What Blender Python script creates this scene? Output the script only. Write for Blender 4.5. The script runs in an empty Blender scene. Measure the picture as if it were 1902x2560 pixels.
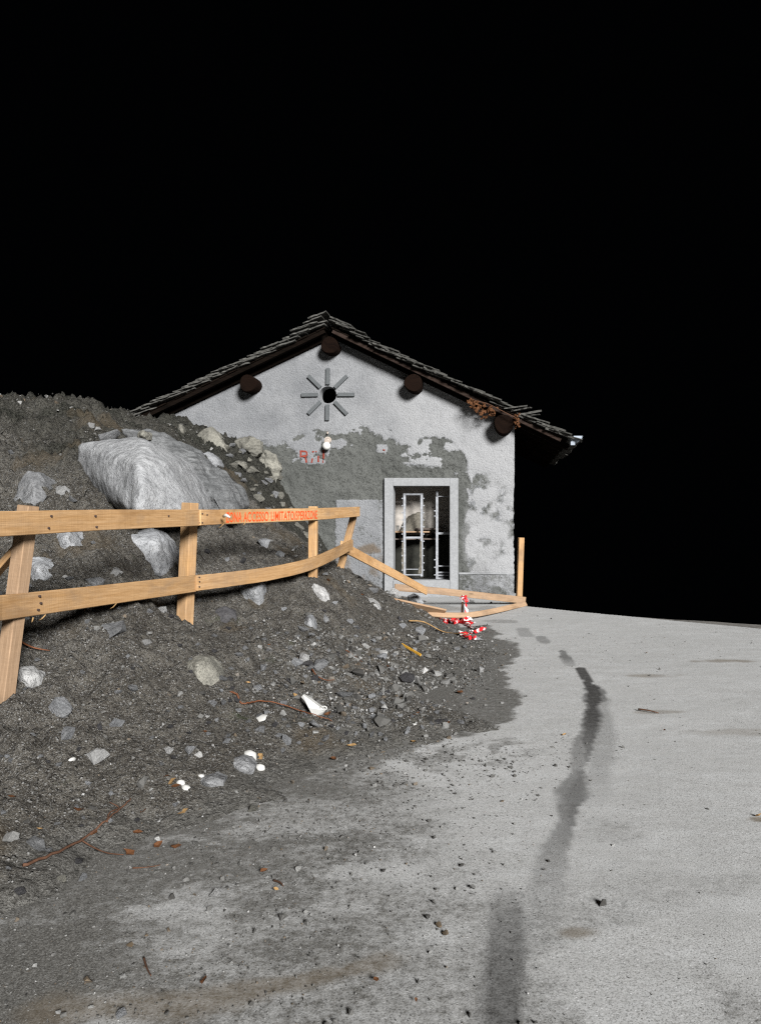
import bpy, bmesh, math, random
import numpy as np
from mathutils import Vector, Matrix

# ------------------------------------------------------------------ camera, world, light, exposure
scene = bpy.context.scene
COL = scene.collection
F, VX, VY, EYE = 1900.0, 1240.0, 1300.0, 1.46      # focal length, vanishing point (photo pixels), eye height
W0, H0 = 1902.0, 2560.0

cam_d = bpy.data.cameras.new('camera')
cam = bpy.data.objects.new('camera', cam_d); COL.objects.link(cam)
cam.location = (0, 0, EYE); cam.rotation_euler = (math.radians(90), 0, 0)
cam_d.sensor_fit = 'VERTICAL'; cam_d.sensor_height = 24.0; cam_d.sensor_width = 24.0
cam_d.lens = 24.0 * F / H0
cam_d.shift_x = (W0 / 2 - VX) / H0
cam_d.shift_y = (VY - H0 / 2) / H0
cam_d.clip_start = 0.05; cam_d.clip_end = 500
scene.camera = cam

world = bpy.data.worlds.new('World'); scene.world = world; world.use_nodes = True
bg = world.node_tree.nodes['Background']
bg.inputs[0].default_value = (0.5, 0.6, 0.8, 1); bg.inputs[1].default_value = 0.0004   # night sky

SUN_EL, SUN_AZ = 21.5, 29.0           # low lamp light from behind the camera, off to the road side
el, az = math.radians(SUN_EL), math.radians(SUN_AZ)
to_sun = Vector((math.sin(az) * math.cos(el), -math.cos(az) * math.cos(el), math.sin(el)))
sun_d = bpy.data.lights.new('sun', 'SUN'); sun = bpy.data.objects.new('sun', sun_d); COL.objects.link(sun)
sun_d.energy = 4.2; sun_d.angle = math.radians(15); sun_d.color = (1.0, 0.995, 0.985)
sun.rotation_euler = to_sun.to_track_quat('Z', 'Y').to_euler(); sun.location = (6, -8, 8)

scene.view_settings.view_transform = 'Standard'; scene.view_settings.look = 'None'
scene.view_settings.exposure = 1.0; scene.view_settings.gamma = 1.0
scene.view_settings.use_curve_mapping = False
scene.render.engine = 'CYCLES'
scene.cycles.use_denoising = False
scene.cycles.pixel_filter_type = 'BLACKMAN_HARRIS'; scene.cycles.filter_width = 1.25
scene.cycles.max_bounces = 6

rnd = random.Random(7)
nrng = np.random.default_rng(11)

# ------------------------------------------------------------------ helpers
def P(px, py, Y):
    return Vector(((px - VX) * Y / F, Y, EYE - (py - VY) * Y / F))

_perm = np.random.default_rng(3).permutation(4096).astype(np.int64)
_vals = np.random.default_rng(5).random(4096)
def _lat(i, j, k):
    return _vals[_perm[(_perm[(_perm[i & 4095] + j) & 4095] + k) & 4095]]
def vnoise(x, y, z=0.0):
    x = np.asarray(x, float); y = np.asarray(y, float); z = np.asarray(z, float) + 0 * x
    i, j, k = np.floor(x).astype(np.int64), np.floor(y).astype(np.int64), np.floor(z).astype(np.int64)
    u, v, w = x - i, y - j, z - k
    u, v, w = (t * t * (3 - 2 * t) for t in (u, v, w))
    r = 0
    for a in (0, 1):
        for b in (0, 1):
            for c in (0, 1):
                r = r + _lat(i + a, j + b, k + c) * (u if a else 1 - u) * (v if b else 1 - v) * (w if c else 1 - w)
    return r * 2 - 1
def fbm(x, y, z=0.0, octv=4, gain=0.5):
    s, a, f = 0, 1.0, 1.0
    for o in range(octv):
        s = s + a * vnoise(np.asarray(x) * f + 17.3 * o, np.asarray(y) * f + 5.1 * o, np.asarray(z) * f + 9.7 * o)
        a *= gain; f *= 2.03
    return s
def sstep(a, b, x):
    t = np.clip((x - a) / (b - a), 0, 1); return t * t * (3 - 2 * t)

def link(name, me, mat=None, parent=None):
    o = bpy.data.objects.new(name, me); COL.objects.link(o)
    if mat is not None and me is not None and not me.materials: me.materials.append(mat)
    if parent is not None: o.parent = parent
    return o
def tag(o, label=None, cat=None, group=None, kind=None):
    if label: o['label'] = label
    if cat: o['category'] = cat
    if group: o['group'] = group
    if kind: o['kind'] = kind
    return o
def empty(name, loc=(0, 0, 0)):
    o = bpy.data.objects.new(name, None); COL.objects.link(o); o.location = loc; o.empty_display_size = .2
    return o
def mesh_pydata(name, v, f, smooth=False):
    me = bpy.data.meshes.new(name); me.from_pydata([tuple(p) for p in v], [], f); me.update()
    if smooth: me.polygons.foreach_set('use_smooth', [True] * len(me.polygons))
    return me
def grid_mesh(name, V, nr, nc, keep=None, smooth=True):
    """V: (nr*nc,3) array"""
    idx = np.arange(nr * nc).reshape(nr, nc)
    q = np.stack([idx[:-1, :-1], idx[:-1, 1:], idx[1:, 1:], idx[1:, :-1]], -1).reshape(-1, 4)
    if keep is not None: q = q[keep.reshape(-1)]
    me = bpy.data.meshes.new(name)
    me.vertices.add(len(V)); me.vertices.foreach_set('co', V.astype(np.float32).ravel())
    me.loops.add(q.size); me.loops.foreach_set('vertex_index', q.ravel().astype(np.int32))
    me.polygons.add(len(q)); me.polygons.foreach_set('loop_start', (np.arange(len(q)) * 4).astype(np.int32))
    try: me.polygons.foreach_set('loop_total', np.full(len(q), 4, np.int32))
    except Exception: pass
    me.update(calc_edges=True)
    me.polygons.foreach_set('use_smooth', np.full(len(q), smooth))
    return me
def tri_mesh(name, V, T, smooth=False):
    me = bpy.data.meshes.new(name)
    me.vertices.add(len(V)); me.vertices.foreach_set('co', V.astype(np.float32).ravel())
    me.loops.add(T.size); me.loops.foreach_set('vertex_index', T.ravel().astype(np.int32))
    me.polygons.add(len(T)); me.polygons.foreach_set('loop_start', (np.arange(len(T)) * 3).astype(np.int32))
    try: me.polygons.foreach_set('loop_total', np.full(len(T), 3, np.int32))
    except Exception: pass
    me.update(calc_edges=True)
    me.polygons.foreach_set('use_smooth', np.full(len(T), smooth))
    return me
def attr(me, name, arr):
    a = me.attributes.new(name, 'FLOAT', 'POINT'); a.data.foreach_set('value', np.asarray(arr, np.float32).ravel())
def box_mesh(name, lo, hi, bevel=0):
    bm = bmesh.new(); bmesh.ops.create_cube(bm, size=1)
    lo, hi = Vector(lo), Vector(hi)
    for v in bm.verts: v.co = Vector([(lo[i] + hi[i]) / 2 + v.co[i] * (hi[i] - lo[i]) for i in range(3)])
    if bevel: bmesh.ops.bevel(bm, geom=bm.edges[:], offset=bevel, segments=1, affect='EDGES')
    me = bpy.data.meshes.new(name); bm.to_mesh(me); bm.free(); return me
def cyl_mesh(name, p0, p1, r0, r1=None, n=10, caps=True, smooth=True):
    p0, p1 = Vector(p0), Vector(p1); r1 = r0 if r1 is None else r1
    d = (p1 - p0).normalized(); a = d.orthogonal().normalized(); b = d.cross(a)
    V, Fc = [], []
    for (p, r) in ((p0, r0), (p1, r1)):
        for k in range(n):
            t = 2 * math.pi * k / n; V.append(p + (a * math.cos(t) + b * math.sin(t)) * r)
    for k in range(n): Fc.append((k, (k + 1) % n, n + (k + 1) % n, n + k))
    if caps: Fc += [tuple(range(n))[::-1], tuple(range(n, 2 * n))]
    me = mesh_pydata(name, V, Fc)
    if smooth:
        for p in me.polygons: p.use_smooth = len(p.vertices) == 4
    return me
def tube_mesh(name, pts, rads, n=6):
    V, Fc = [], []
    for i, p in enumerate(pts):
        p = Vector(p); t = (Vector(pts[min(i + 1, len(pts) - 1)]) - Vector(pts[max(i - 1, 0)])).normalized()
        a = t.cross(Vector((0.13, 0.2, 1))).normalized(); b = t.cross(a)
        for k in range(n):
            an = 2 * math.pi * k / n; V.append(p + (a * math.cos(an) + b * math.sin(an)) * rads[i])
    for i in range(len(pts) - 1):
        for k in range(n): Fc.append((i * n + k, i * n + (k + 1) % n, (i + 1) * n + (k + 1) % n, (i + 1) * n + k))
    Fc += [tuple(range(n))[::-1], tuple(range((len(pts) - 1) * n, len(pts) * n))]
    return mesh_pydata(name, V, Fc, True)

# ------------------------------------------------------------------ materials
class NB:
    def __init__(s, name, rough=0.85, spec=0.25):
        s.m = bpy.data.materials.new(name); s.m.use_nodes = True; s.t = s.m.node_tree
        s.b = s.t.nodes['Principled BSDF']; s.b.inputs['Roughness'].default_value = rough
        s.b.inputs['Specular IOR Level'].default_value = spec
    def n(s, typ, **kw):
        nd = s.t.nodes.new(typ)
        for k, v in kw.items():
            if k.startswith('_'): setattr(nd, k[1:], v)
        return nd
    def L(s, a, b): s.t.links.new(a, b)
    def coord(s, kind='Object'):
        return s.n('ShaderNodeTexCoord').outputs[kind]
    def geo(s): return s.n('ShaderNodeNewGeometry').outputs['Position']
    def mapping(s, vec, scale=(1, 1, 1), rot=(0, 0, 0)):
        m = s.n('ShaderNodeMapping'); m.inputs['Scale'].default_value = scale; m.inputs['Rotation'].default_value = rot
        s.L(vec, m.inputs[0]); return m.outputs[0]
    def noise(s, vec, scale, detail=4, rough=.55, dist=0):
        nd = s.n('ShaderNodeTexNoise'); nd.inputs['Scale'].default_value = scale; nd.inputs['Detail'].default_value = detail
        nd.inputs['Roughness'].default_value = rough; nd.inputs['Distortion'].default_value = dist
        s.L(vec, nd.inputs['Vector']); return nd.outputs['Fac']
    def voro(s, vec, scale, feat='F1', out='Distance'):
        nd = s.n('ShaderNodeTexVoronoi'); nd.feature = feat; nd.inputs['Scale'].default_value = scale
        s.L(vec, nd.inputs['Vector']); return nd.outputs[out]
    def ramp(s, fac, stops):
        nd = s.n('ShaderNodeValToRGB'); e = nd.color_ramp.elements
        while len(e) < len(stops): e.new(.5)
        for i, (p, c) in enumerate(stops):
            e[i].position = p
            e[i].color = (c, c, c, 1) if not hasattr(c, '__len__') else (*c, 1)
        s.L(fac, nd.inputs[0]); return nd.outputs[0]
    def mix(s, fac, a, b, mode='MIX'):
        nd = s.n('ShaderNodeMix'); nd.data_type = 'RGBA'; nd.blend_type = mode
        for sock, val in ((nd.inputs[0], fac), (nd.inputs[6], a), (nd.inputs[7], b)):
            if hasattr(val, 'is_linked') or hasattr(val, 'links'): s.L(val, sock)
            elif hasattr(val, '__len__'): sock.default_value = (*val, 1)
            else: sock.default_value = val
        return nd.outputs[2]
    def math(s, op, a, b=0.0, clamp=False):
        nd = s.n('ShaderNodeMath'); nd.operation = op; nd.use_clamp = clamp
        for sock, val in ((nd.inputs[0], a), (nd.inputs[1], b)):
            if hasattr(val, 'links'): s.L(val, sock)
            else: sock.default_value = val
        return nd.outputs[0]
    def attr(s, name): 
        nd = s.n('ShaderNodeAttribute'); nd.attribute_name = name; return nd.outputs['Fac']
    def rand(s): return s.n('ShaderNodeObjectInfo').outputs['Random']
    def bump(s, h, strength=.5, dist=.01, prev=None):
        nd = s.n('ShaderNodeBump'); nd.inputs['Strength'].default_value = strength; nd.inputs['Distance'].default_value = dist
        s.L(h, nd.inputs['Height'])
        if prev is not None: s.L(prev, nd.inputs['Normal'])
        return nd.outputs[0]
    def done(s, col=None, normal=None, rough=None):
        if col is not None:
            if hasattr(col, 'links'): s.L(col, s.b.inputs['Base Color'])
            else: s.b.inputs['Base Color'].default_value = (*col, 1)
        if normal is not None: s.L(normal, s.b.inputs['Normal'])
        if rough is not None: s.L(rough, s.b.inputs['Roughness'])
        return s.m
M = {}

def mat_road():
    b = NB('pale_silt_road', .95, .1); g = b.geo()
    big = b.noise(g, .8, 5, .6); mid = b.noise(g, 5, 5, .65); fine = b.noise(g, 170, 3, .75); fin2 = b.noise(g, 60, 4, .75); m2 = b.noise(g, 22, 4, .7)
    streaky = b.noise(b.mapping(g, (.7, 3.2, 1), (0, 0, .35)), 2.2, 6, .7, .6)
    c = b.mix(b.ramp(big, [(.35, 0), (.68, 1)]), (.49, .494, .488), (.59, .594, .592))
    c = b.mix(b.ramp(streaky, [(.38, .75), (.6, 0)]), c, (.44, .44, .428))
    c = b.mix(b.ramp(mid, [(.42, .55), (.62, 0)]), c, (.45, .448, .438))
    c = b.mix(b.ramp(m2, [(.36, .6), (.5, 0)]), c, (.41, .408, .398))
    c = b.mix(b.ramp(fine, [(.38, .95), (.47, 0)]), c, (.19, .19, .185))
    c = b.mix(b.ramp(fin2, [(.34, .85), (.44, 0)]), c, (.25, .247, .235))
    c = b.mix(b.ramp(fine, [(.58, 0), (.68, .7)]), c, (.72, .72, .725))
    v = b.voro(g, 60, out='Color'); vd = b.voro(g, 60)
    pe = b.math('MULTIPLY', b.ramp(vd, [(.14, 1), (.24, 0)]), b.ramp(v, [(.5, 0), (.6, .9)]))
    c = b.mix(pe, c, b.mix(b.ramp(b.noise(g, 31, 1), [(.45, 0), (.55, 1)]), (.14, .135, .125), (.66, .66, .66)))
    soil = b.mix(b.ramp(fin2, [(.36, 0), (.62, 1)]), (.06, .056, .049), (.175, .17, .156))
    soil = b.mix(b.ramp(fine, [(.40, .9), (.5, 0)]), soil, (.045, .042, .038))
    soil = b.mix(b.ramp(fine, [(.58, 0), (.66, .7)]), soil, (.33, .33, .32))
    dm = b.ramp(b.math('ADD', b.attr('damp'), b.math('MULTIPLY', b.math('SUBTRACT', b.math('ADD', fin2, m2), 1.0), b.math('MULTIPLY', b.math('MULTIPLY', b.attr('damp'), b.math('SUBTRACT', 1.15, b.attr('damp'))), 5.0))), [(.1, 0), (.85, 1)])  # damp soil plus the light falloff painted on the near road
    c = b.mix(b.math('MULTIPLY', dm, .96), c, soil)
    c = b.mix(b.attr('brown'), c, b.mix(fin2, (.09, .068, .042), (.2, .155, .10)))
    trail_mix = b.math('ADD', b.attr('shadow_trail'), b.math('MULTIPLY', b.math('SUBTRACT', m2, .5), b.math('MULTIPLY', b.attr('shadow_trail'), .5)), True)
    c = b.mix(trail_mix, c, b.mix(b.ramp(fine, [(.35, 0), (.65, 1)]), (.03, .029, .028), (.085, .083, .08)))  # painted shadow trail darkens the road colour
    h = b.math('ADD', b.math('MULTIPLY', fine, .6), b.math('ADD', b.math('MULTIPLY', fin2, .7), b.math('MULTIPLY', pe, .5)))
    M['road'] = b.done(c, b.bump(h, .25, .005))
mat_road()

def mat_soil():
    b = NB('damp_rubble_soil', .95, .12); g = b.geo()
    big = b.noise(g, 1.1, 5, .6); mid = b.noise(g, 9, 5, .7); fine = b.noise(g, 150, 3, .75); f2 = b.noise(g, 46, 4, .75); f3 = b.noise(g, 85, 3, .7)
    c = b.mix(b.ramp(big, [(.35, 0), (.65, 1)]), (.084, .075, .061), (.138, .127, .109))
    c = b.mix(b.ramp(mid, [(.38, .7), (.56, 0)]), c, (.042, .036, .029))
    c = b.mix(b.ramp(f2, [(.38, .95), (.5, 0)]), c, (.022, .019, .016))
    c = b.mix(b.ramp(f3, [(.36, .9), (.46, 0)]), c, (.02, .018, .015))
    c = b.mix(b.ramp(fine, [(.54, 0), (.64, .9)]), c, (.33, .325, .31))
    v = b.voro(g, 40, out='Color'); vd = b.voro(g, 40)
    pe = b.math('MULTIPLY', b.ramp(vd, [(.2, 1), (.34, 0)]), b.ramp(v, [(.52, 0), (.6, .85)]))
    c = b.mix(pe, c, b.mix(b.ramp(b.noise(g, 33, 1), [(.4, 0), (.6, 1)]), (.06, .058, .055), (.36, .355, .345)))
    moss = b.ramp(b.noise(g, 2.6, 5, .75), [(.64, 0), (.72, .6)])
    c = b.mix(moss, c, (.04, .055, .022))
    c = b.mix(b.attr('earth_falloff'), c, b.mix(b.ramp(f2, [(.4, 0), (.6, 1)]), (.006, .006, .004), (.06, .06, .05)))
    c = b.mix(b.attr('brown'), c, (.11, .085, .055))
    lowc = b.mix(b.ramp(f2, [(.36, 0), (.62, 1)]), (.075, .071, .063), (.21, .205, .19))
    c = b.mix(b.attr('low'), c, b.mix(b.ramp(fine, [(.40, .8), (.5, 0)]), lowc, (.05, .047, .042)))
    h = b.math('ADD', b.math('MULTIPLY', fine, .45), b.math('ADD', f2, b.math('MULTIPLY', mid, 1.3)))
    h = b.math('ADD', h, b.math('MULTIPLY', pe, .6))
    M['soil'] = b.done(c, b.bump(h, 1.0, .03))
mat_soil()

def mat_stone(name, lo, hi, spec=(.07, .07, .075), foli=False):
    b = NB(name, .9, .2); o = b.coord('Object'); r = b.rand()
    big = b.noise(o, 3.2, 5, .65); mid = b.noise(o, 16, 4, .7); fine = b.noise(o, 90, 3, .7)
    c = b.mix(b.ramp(big, [(.36, 0), (.64, 1)]), lo, hi)
    if foli: 
        s2 = b.noise(b.mapping(o, (3, 1, 14), (.4, .5, 0)), 2.4, 5, .65, .4)
        c = b.mix(b.ramp(s2, [(.40, .6), (.54, 0)]), c, tuple(.4 * q for q in lo))
    c = b.mix(b.ramp(fine, [(.36, .85), (.46, 0)]), c, spec)
    c = b.mix(b.ramp(mid, [(.36, .5), (.52, 0)]), c, tuple(.5 * q for q in lo))
    c = b.mix(b.ramp(mid, [(.64, 0), (.74, .5)]), c, (.19, .165, .13))
    c = b.mix(1.0, c, b.ramp(r, [(0, .72), (1, 1.12)]), 'MULTIPLY')
    h = b.math('ADD', b.math('MULTIPLY', big, 1.4), b.math('ADD', b.math('MULTIPLY', mid, .6), b.math('MULTIPLY', fine, .25)))
    M[name] = b.done(c, b.bump(h, .9, .04))
mat_stone('granite_pale', (.25, .256, .266), (.38, .386, .394), foli=False)
mat_stone('granite_slab', (.19, .195, .197), (.3, .305, .307), foli=True)
mat_stone('granite_boulder', (.30, .305, .312), (.42, .425, .43), (.16, .16, .165))
mat_stone('granite_mid', (.15, .152, .155), (.25, .252, .255))
mat_stone('stone_dark', (.055, .053, .056), (.085, .082, .084), (.03, .03, .03))
mat_stone('stone_white', (.34, .337, .33), (.46, .457, .447), (.25, .245, .24))
mat_stone('mortar_lump', (.15, .145, .125), (.25, .24, .205), (.06, .058, .05))

def mat_gravel():
    b = NB('gravel_mix', .92, .15); t = b.attr('tone'); w = b.attr('warm'); g = b.geo()
    c = b.ramp(t, [(0, (.038, .036, .033)), (.45, (.11, .107, .10)), (.8, (.22, .218, .21)), (1, (.38, .375, .365))])
    c = b.mix(w, c, (.15, .105, .06))
    c = b.mix(b.ramp(b.noise(g, 160, 2), [(.4, .5), (.55, 0)]), c, (.06, .06, .058))
    M['gravel'] = b.done(c)
mat_gravel()

def mat_wall():
    b = NB('weathered_plaster', .95, .1); g = b.geo(); ct = b.attr('coat')
    big = b.noise(g, 1.6, 5, .6); mid = b.noise(g, 9, 5, .65); fine = b.noise(g, 75, 3, .7); vfi = b.noise(g, 30, 4, .7)
    bare = b.mix(b.ramp(big, [(.35, 0), (.65, 1)]), (.085, .088, .082), (.122, .125, .117))
    bare = b.mix(b.ramp(vfi, [(.36, .7), (.5, 0)]), bare, (.038, .039, .035))
    bare = b.mix(b.ramp(fine, [(.6, 0), (.72, .6)]), bare, (.2, .2, .195))
    wht = b.mix(b.ramp(big, [(.35, 0), (.66, 1)]), (.195, .2, .208), (.255, .26, .268))
    wht = b.mix(b.ramp(mid, [(.36, .5), (.54, 0)]), wht, (.17, .174, .18))
    wht = b.mix(b.ramp(fine, [(.38, .55), (.47, 0)]), wht, (.10, .104, .108))
    wht = b.mix(b.ramp(fine, [(.58, 0), (.68, .5)]), wht, (.27, .275, .28))
    ct = b.ramp(b.math('ADD', ct, b.math('MULTIPLY', b.math('SUBTRACT', b.math('ADD', b.math('ADD', vfi, mid), b.math('MULTIPLY', fine, .6)), 1.3), b.math('MULTIPLY', b.math('MULTIPLY', ct, b.math('SUBTRACT', 1.12, ct)), 5.0))), [(.3, 0), (.62, 1)])
    c = b.mix(ct, bare, wht)
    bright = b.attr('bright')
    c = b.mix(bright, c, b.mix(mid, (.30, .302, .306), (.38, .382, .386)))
    c = b.mix(b.attr('stain'), c, (.13, .095, .06))
    h = b.math('ADD', b.math('MULTIPLY', vfi, 1.0), b.math('MULTIPLY', fine, .45))
    M['wall'] = b.done(c, b.bump(h, .9, .035))
mat_wall()

def mat_wood(name, a, bcol, dark, grain=1.0, knots=True):
    b = NB(name, .72 if knots else .95, .2 if knots else .02)
    uv = b.n('ShaderNodeUVMap').outputs[0]; r = b.rand()
    off = b.n('ShaderNodeCombineXYZ'); b.L(b.math('MULTIPLY', r, 37.0), off.inputs[0]); b.L(b.math('MULTIPLY', r, 11.0), off.inputs[2])
    add = b.n('ShaderNodeVectorMath'); add.operation = 'ADD'; b.L(uv, add.inputs[0]); b.L(off.outputs[0], add.inputs[1])
    v = add.outputs[0]
    g1 = b.noise(b.mapping(v, (1.0, 26, 1)), 2.2, 5, .6, .8); g2 = b.noise(b.mapping(v, (3, 150, 1)), 2.5, 3, .6)
    bl = b.noise(b.mapping(v, (1.5, 3, 1)), 1.3, 4, .6)
    c = b.mix(b.ramp(g1, [(.38, 0), (.62, 1)]), a, bcol)
    c = b.mix(b.ramp(g2, [(.38, .45 * grain), (.55, 0)]), c, dark)
    c = b.mix(b.ramp(bl, [(.52, 0), (.72, .8 * grain)]), c, dark)
    gr = b.noise(b.mapping(v, (.9, 2.5, 1)), 2.1, 5, .7, .5)
    c = b.mix(b.ramp(gr, [(.5, 0), (.7, .5 * grain)]), c, tuple(.33 * (q + dark[0]) for q in a) if knots else c)
    if knots:
        kd = b.voro(b.mapping(v, (1.6, 5.2, 1)), 1.0)
        ring = b.math('MULTIPLY', b.ramp(kd, [(.0, 1), (.09, .8), (.13, 0)]), .85)
        c = b.mix(ring, c, tuple(.55 * q for q in dark))
    saw = b.noise(b.mapping(v, (60, 2.0, 1), (0, 0, .3)), 1.5, 3, .6)
    c = b.mix(b.ramp(saw, [(.4, .10), (.6, 0)]), c, dark)
    c = b.mix(1.0, c, b.ramp(r, [(0, .8), (1, 1.08)]), 'MULTIPLY')
    M[name] = b.done(c, b.bump(b.math('ADD', g2, saw), .25, .004))
mat_wood('pine', (.47, .275, .122), (.57, .36, .185), (.25, .135, .056))
mat_wood('pine_old', (.33, .215, .13), (.40, .27, .17), (.17, .11, .065))
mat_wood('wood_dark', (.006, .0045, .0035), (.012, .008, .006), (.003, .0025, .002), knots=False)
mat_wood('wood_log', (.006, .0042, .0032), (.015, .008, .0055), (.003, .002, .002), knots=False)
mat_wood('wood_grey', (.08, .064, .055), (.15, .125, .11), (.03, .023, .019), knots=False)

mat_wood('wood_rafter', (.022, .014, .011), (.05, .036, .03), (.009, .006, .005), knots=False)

def simple(name, col, rough=.8, spec=.25, metal=0, nscale=30, var=.35, bump=.2):
    b = NB(name, rough, spec); o = b.coord('Object'); b.b.inputs['Metallic'].default_value = metal
    n1 = b.noise(o, nscale, 4, .65); n2 = b.noise(o, nscale * .2, 4, .6)
    c = b.mix(b.ramp(n1, [(.35, 0), (.65, 1)]), tuple(q * (1 - var) for q in col), tuple(min(1, q * (1 + var * .5)) for q in col))
    c = b.mix(b.ramp(n2, [(.4, var), (.6, 0)]), c, tuple(q * .6 for q in col))
    M[name] = b.done(c, b.bump(n1, bump, .006)); return b
simple('concrete_trim', (.27, .275, .28), .92, .15, nscale=45, var=.18)
simple('concrete_ray', (.105, .112, .115), .93, .15, nscale=60, var=.25)
simple('slate', (.085, .083, .075), .85, .25, nscale=14, var=.55, bump=.5)
simple('metal_frame', (.33, .34, .36), .55, .4, metal=.2, nscale=20, var=.35)
simple('zinc', (.30, .34, .39), .6, .3, metal=.0, nscale=10, var=.15)
simple('rust', (.07, .035, .022), .85, .2, nscale=60)
simple('room_wall', (.40, .37, .335), .95, .1, nscale=8, var=.2)
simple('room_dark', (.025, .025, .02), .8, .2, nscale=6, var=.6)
simple('cloth', (.14, .128, .105), .95, .1, nscale=30, var=.35, bump=.6)
simple('porcelain', (.46, .455, .435), .35, .5, nscale=20, var=.06, bump=.05)
simple('globe_glass', (.62, .61, .58), .3, .5, nscale=10, var=.08, bump=.03)
simple('holder', (.42, .36, .31), .6, .3, nscale=30, var=.2)
simple('twig', (.10, .05, .03), .85, .2, nscale=40)
simple('root_red', (.14, .05, .02), .7, .3, nscale=40)
simple('leaf_brown', (.12, .05, .02), .85, .2, nscale=30, var=.5)
simple('leaf_straw', (.34, .21, .09), .85, .2, nscale=30, var=.4)
simple('stick_yellow', (.55, .30, .035), .7, .3, nscale=40, var=.2)
simple('nail_dark', (.06, .04, .035), .6, .4, nscale=80)
simple('kerb_stone', (.2, .19, .175), .95, .1, nscale=20)
simple('red_paint', (.25, .052, .035), .9, .1, nscale=70, var=.4)
simple('pale_flake', (.36, .36, .365), .95, .1, nscale=40, var=.15)
simple('attic_dark', (.03, .03, .03), .9, .1, nscale=20)
def mat_spray():
    b = NB('orange_spray', .7, .25); g = b.geo()
    n = b.noise(g, 55, 3, .7)
    c = b.mix(b.ramp(n, [(.36, .85), (.5, 0)]), (.82, .075, .015), (.66, .19, .06))
    M['spray'] = b.done(c)
mat_spray()
def mat_tape():
    b = NB('barrier_tape', .45, .4)
    uv = b.n('ShaderNodeUVMap').outputs[0]; sx = b.n('ShaderNodeSeparateXYZ'); b.L(uv, sx.inputs[0])
    t = b.math('FRACT', b.math('ADD', b.math('MULTIPLY', sx.outputs[0], 4.5), b.math('MULTIPLY', sx.outputs[1], 6.0)))
    c = b.mix(b.math('GREATER_THAN', t, .34), (.78, .76, .74), (.62, .02, .025))
    M['tape'] = b.done(c)
mat_tape()

# ------------------------------------------------------------------ terrain heights
ctrl = []
def cp(px, py, Y): p = P(px, py, Y); ctrl.append((p.x, p.y, p.z))
def toe(px, py):
    Y = F * EYE / (py - VY); x = (px - VX) * Y / F; ctrl.append((x, Y, 0.0)); return x, Y
TOE = [toe(*q) for q in [(-330, 2560), (40, 2300), (420, 2085), (640, 2000), (860, 1905), (1060, 1850), (1150, 1760), (1195, 1690), (1200, 1620), (1150, 1572)]]
for x, Y in TOE: ctrl.append((x + .75, Y - .1, -.13))
for x, Y, z in [(-1.35, 11.6, .02), (-1.75, 14.6, .02), (-.2, 12.5, -.14), (-.6, 14.6, -.12), (.9, 13, -.2), (1, 9, -.25), (1, 5, -.25), (-.6, 1.5, -.2)]: ctrl.append((x, Y, z))
for x, Y, z in [(-2.66, 4.1, .5), (-2.5, 6.1, .62), (-1.876, 7.8, .83), (-1.92, 9.3, .84)]: ctrl.append((x, Y, z))
for q in [(0, 2000, 3.4), (300, 1900, 3.9), (500, 1700, 4.9), (700, 1600, 6), (900, 1600, 7.2), (1000, 1700, 6.4), (1000, 1565, 9),
          (930, 1480, 10.4), (1010, 1510, 11.2), (860, 1432, 11.2), (960, 1480, 13.2),
          (300, 1475, 5.5), (300, 1580, 4.85), (420, 1560, 5.6), (150, 1640, 4.5), (300, 1400, 5.9), (300, 1280, 6.45), (235, 1205, 6.75), (185, 1150, 7.3), (300, 1085, 9.0), (0, 1500, 4.75), (0, 1400, 5.3), (0, 1270, 6.1), (0, 1130, 7.6),
          (0, 985, 9.3), (170, 1015, 9.6), (320, 1052, 10.2), (470, 1112, 11), (540, 1280, 8.7), (640, 1360, 8.6), (560, 1170, 12), (650, 1290, 11.6), (740, 1360, 11.2),
          (430, 1052, 14.6), (500, 1062, 14.6), (560, 1095, 14.6), (640, 1125, 14.6), (700, 1205, 14.6), (745, 1285, 14.6), (790, 1325, 14.6), (830, 1400, 14.6), (900, 1448, 14.6)]: cp(*q)
for x, Y, z in [(-8, 12, 3.0), (-6.5, 12.2, 2.85), (-7.2, 14.6, 3.3), (-9.5, 14.6, 3.2), (-9.5, 10, 3.6), (-8.5, 8, 3.4), (-6.5, 6, 2.7), (-5, 4, 1.75), (-4, 2.5, .95), (-9.5, 4, 3.6)]: ctrl.append((x, Y, z))
C = np.array(ctrl)
def _phi(r2): return .5 * r2 * np.log(r2 + 1e-9)
def _solve():
    n = len(C); d2 = ((C[:, None, :2] - C[None, :, :2]) ** 2).sum(-1)
    A = np.zeros((n + 3, n + 3)); A[:n, :n] = _phi(d2) + np.eye(n) * .02
    A[:n, n] = 1; A[:n, n + 1:] = C[:, :2]; A[n, :n] = 1; A[n + 1:, :n] = C[:, :2].T
    return np.linalg.solve(A, np.r_[C[:, 2], 0, 0, 0])
_w = _solve()
def tps(x, y):
    s = _w[-3] + _w[-2] * x + _w[-1] * y
    for i in range(len(C)): s = s + _w[i] * _phi((x - C[i, 0]) ** 2 + (y - C[i, 1]) ** 2)
    return s
HX0, HX1, HY0, HY1, HD = -9.6, .9, 1.7, 14.9, .025
hx = np.r_[np.arange(HX0, -3.7, .03), np.arange(-3.7, HX1, .0145)]
hy = [HY0]
while hy[-1] < HY1: hy.append(hy[-1] + max(.012, .0036 * hy[-1]))
hy = np.array(hy)
HXg, HYg = np.meshgrid(hx, hy)
HZ = tps(HXg, HYg)
up = sstep(-.05, .5, HZ)
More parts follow.
